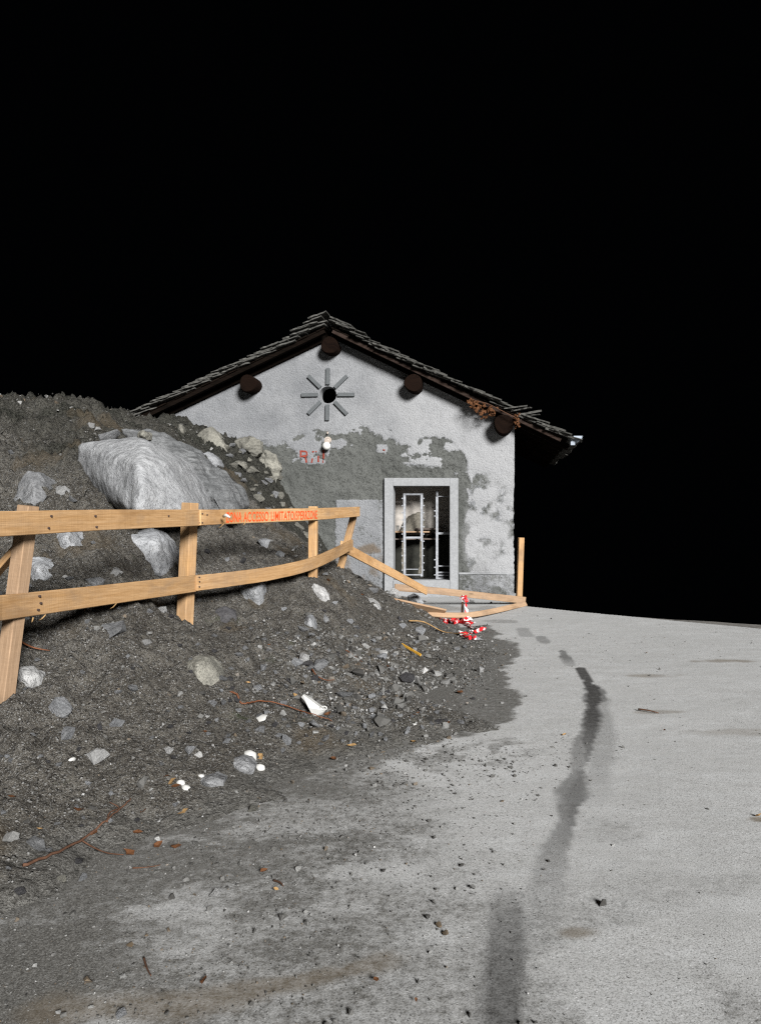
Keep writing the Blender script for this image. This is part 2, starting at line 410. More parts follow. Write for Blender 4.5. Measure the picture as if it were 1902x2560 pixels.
lump = fbm(HXg * 1.5, HYg * 1.5, 1.0, 3) * .045 + fbm(HXg * 5, HYg * 5, 2.0, 3) * .03 - .03 * np.abs(fbm(HXg * 7.5, HYg * 7.5, 6.0, 3))
grit = np.abs(fbm(HXg * 11, HYg * 11, 3.0, 3)) * .042 + fbm(HXg * 24, HYg * 24, 4, 3, .7) * .009
HZ = HZ + (.055 * fbm(HXg * 1.3, HYg * 1.3, 14, 3) + .022 * fbm(HXg * 4.5, HYg * 4.5, 15, 3)) * sstep(.6, .1, HZ)
steep = sstep(.9, 2.2, HZ)
HZ = HZ + lump * (.35 + .75 * up + .7 * steep) + grit * (.35 + .8 * up + 1.3 * steep)
HZ = np.where(HZ < -.04, -.04 + (HZ + .04) * 2, HZ)
def hz(x, y):
    i = min(max(int(np.searchsorted(hx, x)) - 1, 0), len(hx) - 2); j = min(max(int(np.searchsorted(hy, y)) - 1, 0), len(hy) - 2)
    u = min(max((x - hx[i]) / (hx[i + 1] - hx[i]), 0), 1); v = min(max((y - hy[j]) / (hy[j + 1] - hy[j]), 0), 1)
    return max(0.0, HZ[j, i] * (1 - u) * (1 - v) + HZ[j, i + 1] * u * (1 - v) + HZ[j + 1, i] * (1 - u) * v + HZ[j + 1, i + 1] * u * v)
def hit(px, py):
    Y = 1.75
    while Y < 14.55:
        p = P(px, py, Y)
        if p.z <= hz(p.x, p.y): break
        Y += .012 + .001 * Y
    p = P(px, py, Y); return p
def hnormal(x, y, e=.08):
    return Vector((hz(x - e, y) - hz(x + e, y), hz(x, y - e) - hz(x, y + e), 2 * e)).normalized()

# rubble slope
V = np.stack([HXg, HYg, HZ], -1).reshape(-1, 3)
zc = (HZ[:-1, :-1] + HZ[1:, 1:]) / 2
me = grid_mesh('rubble_slope', V, len(hy), len(hx), keep=zc > -.12)
earth_falloff = sstep(1.3, 2.3, tps(HXg, HYg) + .5 * fbm(HXg * .8, HYg * .8, 7, 3)) * (.6 + .35 * sstep(-.1, .5, fbm(HXg * 2.2, HYg * 2.2, 9, 3)))  # upper bank darkened in its colour to stand in for light falloff
earth_falloff = np.maximum(earth_falloff, .85 * sstep(10.8, 12.2, HYg) * sstep(.35, .8, HZ))
attr(me, 'earth_falloff', earth_falloff)
attr(me, 'low', np.clip(sstep(.13, .0, HZ + .05 * fbm(HXg * 5, HYg * 5, 13, 4)), 0, 1) * .9)
attr(me, 'brown', sstep(.55, .95, fbm(HXg * 1.9, HYg * 1.9, 12, 4)) * .45)
slope = link('rubble_slope', me, M['soil']); tag(slope, 'long bank of damp grey soil and rubble burying the house wall', kind='structure')

# road
def edge_x(Y): return np.where(Y > 12.95, .42, .42 + (12.95 - Y) * 1.07 + .03 * (12.95 - Y) ** 2)
ys = [-8, -5, -3, -1.5, -.5, .3, .8, 1.2]
while ys[-1] < 15.6: ys.append(ys[-1] + min(.05, max(.013, .0042 * ys[-1])))
xs = list(np.arange(-12, -4.1, .6)) + list(np.arange(-4.1, 5.0, .026))
while xs[-1] < 26: xs.append(xs[-1] * 1.06)
RX, RY = np.meshgrid(np.array(xs), np.array(ys))
rx_, ry_ = RX * .83 + RY * .56, RY * .83 - RX * .56
rz = fbm(rx_ * .6, ry_ * .6, 21, 2) * .004 + fbm(rx_ * 5, ry_ * 5, 22, 3) * .001 + fbm(rx_ * 17, ry_ * 17, 23, 2) * .0005
ed = RX - edge_x(RY) - .03 * fbm(RX * 1.3, RY * 1.3, 25, 3)
rz = np.where((ed > 0), rz - np.minimum(ed * 2.2, 9), rz)
rz = np.where((RY > 14.45) & (RX < .5), rz - .05, rz)
road_me = grid_mesh('road', np.stack([RX, RY, rz], -1).reshape(-1, 3), len(ys), len(xs))
def gw(px, py):
    Y = F * EYE / (py - VY); return (px - VX) * Y / F, Y
def stroke(pts, ragged=.35, soft=.3):
    """max over segments of a soft-edged band; pts: (px,py,width px,strength)"""
    out = np.zeros_like(RX)
    w = [(*gw(a, b_), c * (F * EYE / (b_ - VY)) / F * .5, s) for a, b_, c, s in pts]
    nz = fbm(RX * 5.5, RY * 3.2, 31, 5, .6)
    for (x0, y0, w0, s0), (x1, y1, w1, s1) in zip(w[:-1], w[1:]):
        dx, dy = x1 - x0, y1 - y0; L2 = dx * dx + dy * dy
        t = np.clip(((RX - x0) * dx + (RY - y0) * dy) / L2, 0, 1)
        d = np.hypot(RX - x0 - t * dx, RY - y0 - t * dy); ww = (w0 + (w1 - w0) * t) * (1 + ragged * nz)
        out = np.maximum(out, (1 - sstep(1 - soft, 1 + soft, d / ww)) * (s0 + (s1 - s0) * t))
    return out
shadow_trail = np.maximum.reduce([  # shadow trail of the person carrying the lamp, painted into the road colour
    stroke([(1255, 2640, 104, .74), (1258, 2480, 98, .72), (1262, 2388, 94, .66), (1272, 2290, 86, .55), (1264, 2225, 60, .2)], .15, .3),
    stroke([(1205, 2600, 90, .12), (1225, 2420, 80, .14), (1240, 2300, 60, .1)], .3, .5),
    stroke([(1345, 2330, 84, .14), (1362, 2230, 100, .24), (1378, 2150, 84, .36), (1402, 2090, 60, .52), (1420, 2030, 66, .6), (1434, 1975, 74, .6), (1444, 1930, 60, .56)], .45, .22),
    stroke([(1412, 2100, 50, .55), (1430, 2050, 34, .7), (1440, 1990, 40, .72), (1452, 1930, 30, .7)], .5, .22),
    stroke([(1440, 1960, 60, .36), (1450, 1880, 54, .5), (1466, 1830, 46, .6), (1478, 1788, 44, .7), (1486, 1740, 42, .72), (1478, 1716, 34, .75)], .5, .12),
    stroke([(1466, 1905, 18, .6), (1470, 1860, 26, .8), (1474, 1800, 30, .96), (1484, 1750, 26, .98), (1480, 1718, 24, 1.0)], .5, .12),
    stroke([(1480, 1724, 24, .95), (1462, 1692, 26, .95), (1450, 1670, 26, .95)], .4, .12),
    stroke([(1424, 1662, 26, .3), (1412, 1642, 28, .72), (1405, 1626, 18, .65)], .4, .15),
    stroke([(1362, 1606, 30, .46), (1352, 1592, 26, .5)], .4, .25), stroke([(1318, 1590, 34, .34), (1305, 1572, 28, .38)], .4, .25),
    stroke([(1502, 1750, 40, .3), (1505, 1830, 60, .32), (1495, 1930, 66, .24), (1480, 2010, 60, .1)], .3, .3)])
# damp dark soil washed off the bank over the road, plus light falloff painted near the camera
dtoe = np.full(RX.shape, 9.0); 
for (x0, y0), (x1, y1) in zip(TOE[:-1], TOE[1:]):
    dx, dy = x1 - x0, y1 - y0; t = np.clip(((RX - x0) * dx + (RY - y0) * dy) / (dx * dx + dy * dy), 0, 1)
    d = np.hypot(RX - x0 - t * dx, RY - y0 - t * dy); dtoe = np.minimum(dtoe, d)
tz = tps(RX, RY)
nn = fbm(RX * 1.5, RY * 1.1, 41, 5) * .22 + fbm(RX * 5, RY * 8, 42, 4) * .08
nearw = sstep(5.2, 3.2, RY)
reach = .16 + .22 * sstep(4.5, 6.5, RY) * sstep(11.5, 9.5, RY) + .95 * nearw
damp = np.where(tz > .0, 1.0, 1 - sstep(reach * (.8 - .72 * nearw), reach * (1.15 + .75 * nearw), dtoe + nn * (1 + 1.1 * nearw)))
damp = damp * (1 - .5 * nearw * sstep(-.2, .6, fbm(RX * 1.8, RY * 3.4, 44, 6, .6)) * (tz < 0.03))
gx, gy = gw(1130, 1890)
damp = np.maximum(damp, .62 * (1 - sstep(.25, .75, np.hypot((RX - gx) / 1.2, (RY - gy) / .55) + .3 * fbm(RX * 4, RY * 4, 45, 3))) * sstep(-.3, .2, fbm(RX * 9, RY * 9, 46, 2)))
damp = damp * np.where(tz > 0, 1, .84)
damp = np.maximum(damp, .4 * sstep(-.5, .6, fbm(RX * 2.2, RY * 2.6, 50, 6, .65)) * sstep(3.9, 2.3, RY + .25 * fbm(RX * .8, RY * .8, 58, 3)))  # mottled darkening of the near road, light falloff put into the colour
damp = np.maximum(damp, (.3 + .66 * sstep(-.5, .6, fbm(RX * 1.4 + 4, RY * 2.4, 47, 6, .6))) * sstep(2.5, .9, RY + 1.0 * RX + .35 * fbm(RX * 1.1, RY * 1.1, 49, 4)))
damp = np.maximum(damp, .4 * sstep(.3, .7, fbm(RX * 1.2, RY * 1.2, 48, 3)) * (RY > 10.8) * (RX < .3))
def blob(px, py, rx, ry, s, seed):
    x, y = gw(px, py); return s * (1 - sstep(.45, 1.1, np.hypot((RX - x) / rx, (RY - y) / ry) + .35 * fbm(RX * 5, RY * 5, seed, 4)))
brown = np.maximum.reduce([stroke([(120, 2530, 130, .45), (480, 2505, 110, .5), (760, 2450, 90, .5), (960, 2400, 80, .42)], .5, .6),
    blob(1440, 2330, .11, .055, .6, 51), blob(1620, 1688, .3, .1, .5, 52), blob(1810, 1652, .35, .12, .6, 53), blob(1640, 1780, .25, .07, .4, 54), blob(1850, 1830, .4, .1, .3, 55), blob(1895, 2050, .06, .04, .7, 56)])
attr(road_me, 'damp', np.clip(damp, 0, 1)); attr(road_me, 'shadow_trail', np.clip(shadow_trail, 0, 1)); attr(road_me, 'brown', np.clip(brown, 0, 1))  # damp also holds the painted light falloff of the near road
road = link('road', road_me, M['road']); tag(road, 'pale silt covered road with a winding painted shadow trail', kind='structure')

# low kerb along the outer road edge
kp = []
for k in range(26):
    Y = 11.7 - k * .19; kp.append((float(edge_x(np.array(Y))) - .02, Y))
V, Fc = [], []
for i, (x, y) in enumerate(kp):
    n = Vector((.72, .69, 0)); z = .006 + .004 * math.sin(i * 1.7) - .06 * max(0, 1 - i / 7)
    for a, zz in ((.05, -.2), (.055, z), (.30, z + .004), (.34, -.5)): V.append((x + n.x * a, y + n.y * a, zz))
for i in range(len(kp) - 1):
    for k in range(3): Fc.append((i * 4 + k, i * 4 + k + 1, i * 4 + 5 + k, i * 4 + 4 + k))
kerb = link('kerb', mesh_pydata('kerb', V, Fc), M['kerb_stone']); tag(kerb, 'low kerb strip along the outer road edge', kind='structure')

# ------------------------------------------------------------------ house
WY = 14.6; WP = F / WY                                   # wall plane and its pixels per metre
XR, ZR, SL = -3.14, 4.94, .477                           # ridge and soffit pitch
TH = math.atan(SL); CT, ST = math.cos(TH), math.sin(TH)
XL, XE = -6.63, .35
def soff(x): return ZR - SL * abs(x - XR)
def wu(px): return (px - VX) / WP
def wv(py): return EYE - (py - VY) / WP
house = empty('plastered_house', (XR, WY, 0)); tag(house, 'ruined plastered gable house with sun relief and slate roof half buried in rubble', 'house')
HM = Matrix.Translation(-Vector(house.location))
def hpart(name, me, mat, parent=None, rel=True):
    me.transform(HM) if rel else None
    return link(name, me, mat, house if parent is None else parent)

DX0, DX1, DZ0, DZ1 = wu(983), wu(1124), wv(1450), wv(1215)
HCX, HCZ, HR = wu(820), wv(987), .163
gx_ = np.unique(np.r_[np.arange(XL, XE, .02), DX0, DX1, XE]); gz_ = np.unique(np.r_[np.arange(-.3, 5.02, .02), DZ0, DZ1])
GX, GZ = np.meshgrid(gx_, gz_)
U = VX + GX * WP; Vv = VY - (GZ - EYE) * WP
ub = [380, 560, 640, 690, 740, 800, 860, 900, 960, 1010, 1080, 1130, 1165, 1180, 1190, 1300]
vb = [1120, 1100, 1108, 1100, 1092, 1086, 1078, 1070, 1076, 1098, 1104, 1114, 1150, 1230, 1600, 1700]
VB = np.interp(U, ub, vb)
nB = fbm(GX * 3, GZ * 3, 60, 4) * 16 + fbm(GX * 11, GZ * 11, 61, 3) * 5
coat = sstep(-9, 9, VB + nB - Vv)
pn = fbm(GX * 4.5, GZ * 6, 62, 4)
below = Vv - VB
coat = np.maximum(coat, sstep(.18, .3, pn) * (U > 850) * (U < 1180) * sstep(78, 45, below) * (below > -5))
lx = np.hypot((U - 772) / 46, (Vv - 1118) / 34); coat = np.maximum(coat, sstep(1.05, .9, lx + .5 * fbm(GX * 9, GZ * 9, 63, 3)))
lx = np.hypot((U - 848) / 20, (Vv - 1108) / 12); coat = np.maximum(coat, sstep(1.05, .9, lx + .6 * fbm(GX * 9, GZ * 9, 64, 3)))
lx = np.hypot((U - 775) / 34, (Vv - 1152) / 10); coat = np.maximum(coat, sstep(1.05, .9, lx + .4 * fbm(GX * 9, GZ * 9, 65, 3)))
rightz = sstep(1150, 1185, U + 14 * fbm(GX * 4, GZ * 4, 66, 3))
mott = sstep(-.45, .4, fbm(GX * 3.5, GZ * 3.2, 67, 5))
coat = np.where(rightz > .5, np.where(Vv > 1110, .34 + .6 * mott, coat), coat)
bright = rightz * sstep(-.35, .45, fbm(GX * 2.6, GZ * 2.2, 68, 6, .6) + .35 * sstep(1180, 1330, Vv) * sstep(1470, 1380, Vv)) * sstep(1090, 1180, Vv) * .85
bright = np.maximum(bright, (coat > .6) * np.clip(.1 + .75 * sstep(760, 1180, U + 60 * fbm(GX * 1.5, GZ * 1.5, 69, 3)) + .15 * fbm(GX * 3, GZ * 3, 59, 3), 0, 1))  # coat lightened towards the road side, painting in the light falloff
panel = (U > 838 + 2 * vnoise(GZ * 9, 0 * GZ, 3)) & (U < 957) & (Vv > 1249)
coat = np.where(panel, .8 + .25 * fbm(GX * 5, GZ * 5, 70, 3), coat)
plin = (Vv > 1433) & (U > 1146)
coat = np.where(plin, .22 + .3 * mott, coat); bright = np.where(plin, bright * .3, bright)
stain = .75 * sstep(1.1, .3, np.hypot((U - 922) / 34, (Vv - 1372) / 14) + .4 * fbm(GX * 8, GZ * 8, 71, 3))
stain = np.maximum(stain, .5 * sstep(.1, .7, fbm(GX * 3, GZ * 3, 72, 4)) * panel * sstep(1370, 1400, Vv))
stain = np.maximum(stain, .4 * sstep(640, 600, U - .4 * (Vv - 1100)) * sstep(.0, .5, fbm(GX * 5, GZ * 5, 73, 4)) * (Vv > 1090))
rough = fbm(GX * 9, GZ * 9, 74, 4)
rel = (1 - np.clip(coat, 0, 1)) * .016 + rough * (.003 + .011 * (1 - np.clip(coat, 0, 1)))
rel = np.where(panel, .004 + .003 * rough, rel)
rel = np.where(plin, .012 * rough - .012, rel)
ch = (U > 950) & (U < 1152) & (Vv > 1172 + 9 * vnoise(GX * 7, 0 * GX, 5)) & (Vv < 1200)
rel = np.where(ch, .035 + .02 * fbm(GX * 14, GZ * 14, 75, 3), rel)
gap = (U > 953 + 3 * vnoise(GZ * 8, 0 * GX, 6)) & (U < 961) & (Vv > 1180); rel = np.where(gap, .05, rel)
left = sstep(760, 690, U + .35 * (1300 - Vv)) * (Vv > 1100); rel = rel + left * .05 * fbm(GX * 4, GZ * 4, 76, 4)
# crumbled free edge at the corner
GXd = GX.copy(); e_ = (GX > XE - .001); GXd = np.where(e_, GX - np.abs(fbm(GX * 0 + 2, GZ * 4, 77, 4)) * .035 * sstep(2.9, 1.2, GZ), GX)
dist = np.hypot(GX - HCX, GZ - HCZ); snap = np.abs(dist - HR) < .014
GXs = np.where(snap, HCX + (GX - HCX) * HR / np.maximum(dist, 1e-4), GXd); GZs = np.where(snap, HCZ + (GZ - HCZ) * HR / np.maximum(dist, 1e-4), GZ)
cxm = (GX[:-1, :-1] + GX[1:, 1:]) / 2; czm = (GZ[:-1, :-1] + GZ[1:, 1:]) / 2
keep = ~((cxm > DX0) & (cxm < DX1) & (czm > DZ0 - .24) & (czm < DZ1)) & ~(np.hypot(cxm - HCX, czm - HCZ) < HR) & (czm < ZR - SL * np.abs(cxm - XR) + .11)
wv3 = np.stack([GXs, WY + rel, GZs], -1).reshape(-1, 3)
me = grid_mesh('wall', wv3, len(gz_), len(gx_), keep)
attr(me, 'coat', np.clip(coat, 0, 1)); attr(me, 'bright', np.clip(bright, 0, 1)); attr(me, 'stain', np.clip(stain, 0, 1))
me.transform(HM)
# the material uses world position, so moving the mesh under its parent keeps the pattern
wall = link('wall', me, M['wall'], house); wall['label'] = 'gable wall with flaking white coat over rough grey render'

WT = .27
def plain_wall(name, lo, hi, mat=None): return hpart(name, box_mesh(name, lo, hi), M['room_wall'] if mat is None else mat)
# inner leaf around the openings
plain_wall('inner_wall', (XL + .02, WY + .10, -.3), (DX0 - .03, WY + WT, 2.5)); plain_wall('inner_wall', (DX1 + .03, WY + .10, -.3), (XE - .05, WY + WT, 2.5))
plain_wall('inner_wall', (DX0 - .03, WY + .10, DZ1 + .03), (DX1 + .03, WY + WT, 2.5))
for s in (0, 1):   # side walls
    x0 = XL + .02 if s == 0 else XE - .29
    hpart('side_wall', box_mesh('side_wall', (x0, WY + .10 if s == 0 else WY + .06, -.6), (x0 + .27, WY + 6, 3.25)), M['kerb_stone'])
plain_wall('rear_wall', (XL, WY + 6, -.3), (XE, WY + 6.2, 3.3))
me = mesh_pydata('rear_gable', [(XL, WY + 6.1, 3.3), (XE, WY + 6.1, 3.3), (XR, WY + 6.1, ZR)], [(0, 1, 2)]); hpart('rear_gable', me, M['room_dark'])
plain_wall('attic_floor', (XL + .3, WY + WT, 2.42), (XE - .3, WY + 5.9, 2.5))
# room seen through the doorway
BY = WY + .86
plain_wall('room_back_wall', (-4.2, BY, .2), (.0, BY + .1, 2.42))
hpart('dark_panel', box_mesh('dark_panel', (-4.1, BY - .03, .3), (-.0, BY - .004, 1.15)), M['room_dark'])  # plain dark sheet covering the lower back wall
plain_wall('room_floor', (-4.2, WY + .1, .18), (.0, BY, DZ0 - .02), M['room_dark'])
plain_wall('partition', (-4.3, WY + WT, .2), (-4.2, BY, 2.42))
# oculus lining
V, Fc = [], []
for k in range(40):
    t = 2 * math.pi * k / 40; c, s = math.cos(t) * (HR + .004), math.sin(t) * (HR + .004)
    V += [(HCX + c, WY + .001, HCZ + s), (HCX + c, WY + WT, HCZ + s)]
for k in range(40): a = 2 * k; b_ = 2 * ((k + 1) % 40); Fc.append((a, a + 1, b_ + 1, b_))
hpart('oculus_lining', mesh_pydata('oculus_lining', V, Fc, True), M['concrete_trim'])
me = mesh_pydata('attic_shade_sheet', [(XL + .3, WY + .9, 2.5), (XE - .3, WY + .9, 2.5), (XE - .3, WY + .9, 3.3), (XR, WY + .9, ZR - .05), (XL + .3, WY + .9, 3.3)], [(0, 1, 2, 3, 4)]); hpart('attic_shade_sheet', me, M['attic_dark'])  # dark sheet added behind the oculus so the hole reads as unlit
# sun rays round the oculus
for k in range(8):
    t = math.pi / 4 * k + .02 * math.sin(k * 5)
    d = Vector((math.cos(t), 0, math.sin(t))); n = Vector((-d.z, 0, d.x))
    c0 = Vector((HCX, WY, HCZ)); r0, r1, w = HR + .03, .51 + .02 * math.sin(k * 3), .034
    V = []
    for yy in (.02, -.05):
        for r, s in ((r0, -1), (r1, -1), (r1, 1), (r0, 1)): V.append(c0 + d * r + n * (s * w) + Vector((0, yy, 0)))
    me = mesh_pydata('ray', V, [(0, 1, 2, 3), (7, 6, 5, 4), (0, 4, 5, 1), (1, 5, 6, 2), (2, 6, 7, 3), (3, 7, 4, 0)])
    hpart('ray', me, M['concrete_ray'])
# door surround
sx0, sx1, sz1 = wu(961), wu(1145), wv(1195)
sur = [((sx0, WY - .035, -.1), (DX0, WY + WT, sz1)), ((DX1, WY - .035, -.1), (sx1, WY + WT, sz1)), ((DX0, WY - .035, DZ1), (DX1, WY + WT, sz1))]
for lo, hi in sur: hpart('door_surround', box_mesh('door_surround', lo, hi, .006), M['concrete_trim'])
hpart('threshold', box_mesh('threshold', (DX0 + .004, WY - .05, -.1), (DX1 - .004, WY + WT, DZ0), .01), M['concrete_trim'])
# plinth ledge
hpart('plinth_ledge', box_mesh('plinth_ledge', (sx1 + .01, WY - .028, wv(1436)), (wu(1268), WY + .02, wv(1431)), .006), M['concrete_trim'])

# painted letter remains
def letter_piece(poly, k=[0]):
    V = [Vector((wu(a), WY - .006 - .0005 * k[0], wv(b_))) for a, b_ in poly]; k[0] += 1
    me = mesh_pydata('lettering', V, [tuple(range(len(poly)))[::-1]]); me.transform(HM); o = link('lettering', me, M['red_paint'], wall); return o
for pl in ([(750, 1126), (754.5, 1126), (754.5, 1143), (750, 1143.5)], [(754.5, 1126), (765, 1126.5), (769, 1130), (765, 1131), (754.5, 1130.5)], [(769, 1130), (769.5, 1138), (765.5, 1136.5), (765, 1131)],
           [(754.5, 1139), (765.5, 1136.5), (769.5, 1138), (765, 1143), (754.5, 1143)], [(762, 1143.5), (766.5, 1143.5), (769, 1156), (764.5, 1157)],
           [(779.5, 1146), (783.5, 1146), (781.5, 1157), (777.5, 1157)], [(780, 1128), (786.5, 1127), (785, 1131), (781.5, 1132)], [(789, 1127), (791.5, 1127), (792.5, 1131), (790, 1131)],
           [(794.5, 1140), (798, 1139), (798.5, 1155), (794, 1156)], [(807, 1125), (812, 1126), (811.5, 1141), (811, 1148), (807.5, 1146)], [(807, 1151), (809, 1150), (809, 1157), (806.8, 1157)],
           [(957, 1123), (963, 1124), (962, 1127), (957.5, 1126)]): letter_piece(pl)

# ---- roof
roof = empty('roof'); roof.parent = house
VY0 = 14.16; YB = WY + 6.3                                # verge and back
SE, SW_ = 5.02, 4.75                                      # slope lengths: road side, bank side
def rpt(side, s, y, h):                                   # s down-slope from ridge, h normal to the slope
    return Vector((XR + side * (s * CT + h * ST), y, ZR - s * ST + h * CT))
def rbox(name, side, s0, s1, y0, y1, h0, h1, mat, parent, uv=True):
    V = [rpt(side, s, y, h) for h in (h0, h1) for (s, y) in ((s0, y0), (s1, y0), (s1, y1), (s0, y1))]
    Fc = [(0, 1, 2, 3), (7, 6, 5, 4), (0, 4, 5, 1), (1, 5, 6, 2), (2, 6, 7, 3), (3, 7, 4, 0)]
    me = mesh_pydata(name, V, Fc); me.transform(HM)
    ul = me.uv_layers.new(name='UVMap')
    for lp in me.loops:
        c = V[lp.vertex_index]; ul.data[lp.index].uv = ((c.x - XR) / CT, c.y + (.7 * c.z))
    bm = bmesh.new(); bm.from_mesh(me); bmesh.ops.recalc_face_normals(bm, faces=bm.faces); bm.to_mesh(me); bm.free()
    return link(name, me, mat, parent)
for side, sl in ((1, SE - .12), (-1, SW_)):
    nb = 7; 
    for k in range(26):                                   # boarding laid across the rafters
        s0, s1 = sl * k / 26 + .006, sl * (k + 1) / 26 - .004
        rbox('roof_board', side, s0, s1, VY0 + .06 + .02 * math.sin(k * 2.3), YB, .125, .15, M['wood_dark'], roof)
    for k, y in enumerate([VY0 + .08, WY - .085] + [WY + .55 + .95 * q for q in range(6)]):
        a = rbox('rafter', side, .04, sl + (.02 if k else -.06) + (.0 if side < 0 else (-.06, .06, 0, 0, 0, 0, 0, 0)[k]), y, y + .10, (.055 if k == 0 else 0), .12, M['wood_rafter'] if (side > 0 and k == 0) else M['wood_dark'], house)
# purlins: round logs under the rafters
def log_uv(me, axis_y=True):
    ul = me.uv_layers.new(name='UVMap')
    for lp in me.loops:
        c = me.vertices[lp.vertex_index].co; ul.data[lp.index].uv = (c.y, math.atan2(c.z, c.x) * .3 + c.x)
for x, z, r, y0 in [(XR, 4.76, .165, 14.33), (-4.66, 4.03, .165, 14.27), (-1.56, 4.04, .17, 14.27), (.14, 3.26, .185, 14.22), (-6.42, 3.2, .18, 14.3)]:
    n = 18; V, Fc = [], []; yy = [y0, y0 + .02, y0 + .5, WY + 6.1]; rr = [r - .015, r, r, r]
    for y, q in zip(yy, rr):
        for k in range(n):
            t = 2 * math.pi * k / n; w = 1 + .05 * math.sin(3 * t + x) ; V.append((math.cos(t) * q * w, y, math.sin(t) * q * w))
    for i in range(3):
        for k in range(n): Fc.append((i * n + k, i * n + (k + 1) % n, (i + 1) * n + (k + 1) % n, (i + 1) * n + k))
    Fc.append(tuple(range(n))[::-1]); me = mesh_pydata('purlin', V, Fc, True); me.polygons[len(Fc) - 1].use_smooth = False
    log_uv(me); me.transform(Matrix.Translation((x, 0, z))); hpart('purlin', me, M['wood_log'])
# slates: stone slabs, each its own piece along the verge
def slate_mesh(L, Wd, T, seed):
    r = random.Random(seed); out = []
    n = 7
    for k in range(n): out.append((-L / 2 + L * k / (n - 1) , -Wd / 2 + r.uniform(-.035, .03)))
    out.append((L / 2 + r.uniform(-.01, .03), 0))
    for k in range(n): out.append((L / 2 - L * k / (n - 1), Wd / 2 + r.uniform(-.02, .02)))
    m = len(out); V = [(x, y, T / 2 * r.uniform(.5, 1.3)) for x, y in out] + [(x * .985, y * .985 + .004, -T / 2 * r.uniform(.6, 1.5)) for x, y in out]
    Fc = [tuple(range(m)), tuple(range(2 * m - 1, m - 1, -1))] + [(k, m + k, m + (k + 1) % m, (k + 1) % m) for k in range(m)]
    return mesh_pydata('slate', V, Fc)
slates = [slate_mesh(rnd.uniform(.36, .52), .46, rnd.uniform(.016, .032), 100 + k) for k in range(14)]
for m_ in slates: m_.materials.append(M['slate'])
def put_slate(side, s, y, h, tilt, k, roll=0, yaw=0):
    o = bpy.data.objects.new('slate', slates[k % 14]); COL.objects.link(o); o.parent = roof
    p = rpt(side, s, y, h)
    ex = Vector((side * math.cos(TH + tilt), 0, -math.sin(TH + tilt))); ey = Vector((0, side * 1.0, 0)); ez = ex.cross(ey)
    if ez.z < 0: ez = -ez
    ey = ez.cross(ex)
    R = Matrix((ex, ey, ez)).transposed().to_4x4()
    o.matrix_local = Matrix.Translation(p - Vector(house.location)) @ R @ Matrix.Rotation(yaw, 4, 'Z') @ Matrix.Rotation(roll, 4, 'X')
    return o
k = 0
for side, sl in ((1, SE), (-1, SW_)):
    s = .10
    while s < sl - .02:
        if not (side > 0 and 3.62 < s < 4.0):
            lift = .21 + .02 * rnd.random() + (.04 if s < .5 else 0)
            put_slate(side, s, VY0 + .17 + rnd.uniform(-.06, .05), lift, -rnd.uniform(.10, .17), rnd.randrange(14), rnd.uniform(-.05, .05), rnd.uniform(-.1, .1))
            if rnd.random() < .45: put_slate(side, s + .07, VY0 + .21 + rnd.uniform(-.05, .05), lift - .045, -rnd.uniform(.06, .14), rnd.randrange(14), rnd.uniform(-.05, .05), rnd.uniform(-.1, .1))
        s += rnd.uniform(.135, .185)
for s, h, tl, yw in ((3.72, .27, -.58, .1), (3.86, .30, -.62, -.15), (3.98, .27, -.66, .2), (4.02, .24, -.55, -.1)): put_slate(1, s, VY0 + .2, h, tl, rnd.randrange(14), .1, yw)
put_slate(-1, .02, VY0 + .15, .37, -.08, 3); put_slate(-1, .14, VY0 + .15, .33, -.05, 5); put_slate(1, .12, VY0 + .2, .31, -.05, 6)
# the rest of the slate covering, joined
VV, FF, off = [], [], 0
for side, sl in ((1, SE), (-1, SW_)):
    s = .12
    while s < sl - .05:
        y = VY0 + .55
        while y < YB:
            m_ = slates[rnd.randrange(14)]
            ex = Vector((side * math.cos(TH - .1), 0, -math.sin(TH - .1))); ez = Vector((side * math.sin(TH - .1), 0, math.cos(TH - .1))); ey = ez.cross(ex)
            p = rpt(side, s, y, .22 + rnd.random() * .03) - Vector(house.location)
            VV += [tuple(p + ex * v.co.x + ey * v.co.y + ez * v.co.z) for v in m_.vertices]; FF += [tuple(q + off for q in f.vertices) for f in m_.polygons]; off += len(m_.vertices)
            y += rnd.uniform(.40, .46)
        s += .2
sf = link('slate_covering', mesh_pydata('slate_covering', VV, FF), M['slate'], roof); sf['kind'] = 'stuff'
# gutter at the road-side eave
gp = rpt(1, SE - .02, 0, .16); V, Fc = [], []
for y in (VY0 + .02, VY0 + .75):
    for k in range(11):
        t = math.pi * k / 10; 
        for q in (.085, .078): V.append((gp.x + .085 - math.cos(t) * q, y, gp.z + .10 - math.sin(t) * q))
for k in range(10):
    a = 2 * k; b_ = 22 + 2 * k; Fc += [(a, a + 2, b_ + 2, b_), (a + 1, b_ + 1, b_ + 3, a + 3), (a, a + 1, a + 3, a + 2)]
me = mesh_pydata('gutter', V, Fc, True); gut = hpart('gutter', me, M['zinc'])
V = [(gp.x + .085 - math.cos(math.pi * k / 10) * .077, VY0 + .03, gp.z + .10 - math.sin(math.pi * k / 10) * .077) for k in range(11)]
me = mesh_pydata('gutter_end', V, [tuple(range(11))]); me.transform(HM); link('gutter_end', me, M['zinc'], gut)
me = box_mesh('gutter_bracket', (gp.x - .05, VY0 + .06, gp.z - .07), (gp.x + .03, VY0 + .1, gp.z + .07)); me.transform(HM); link('gutter_bracket', me, M['zinc'], gut)

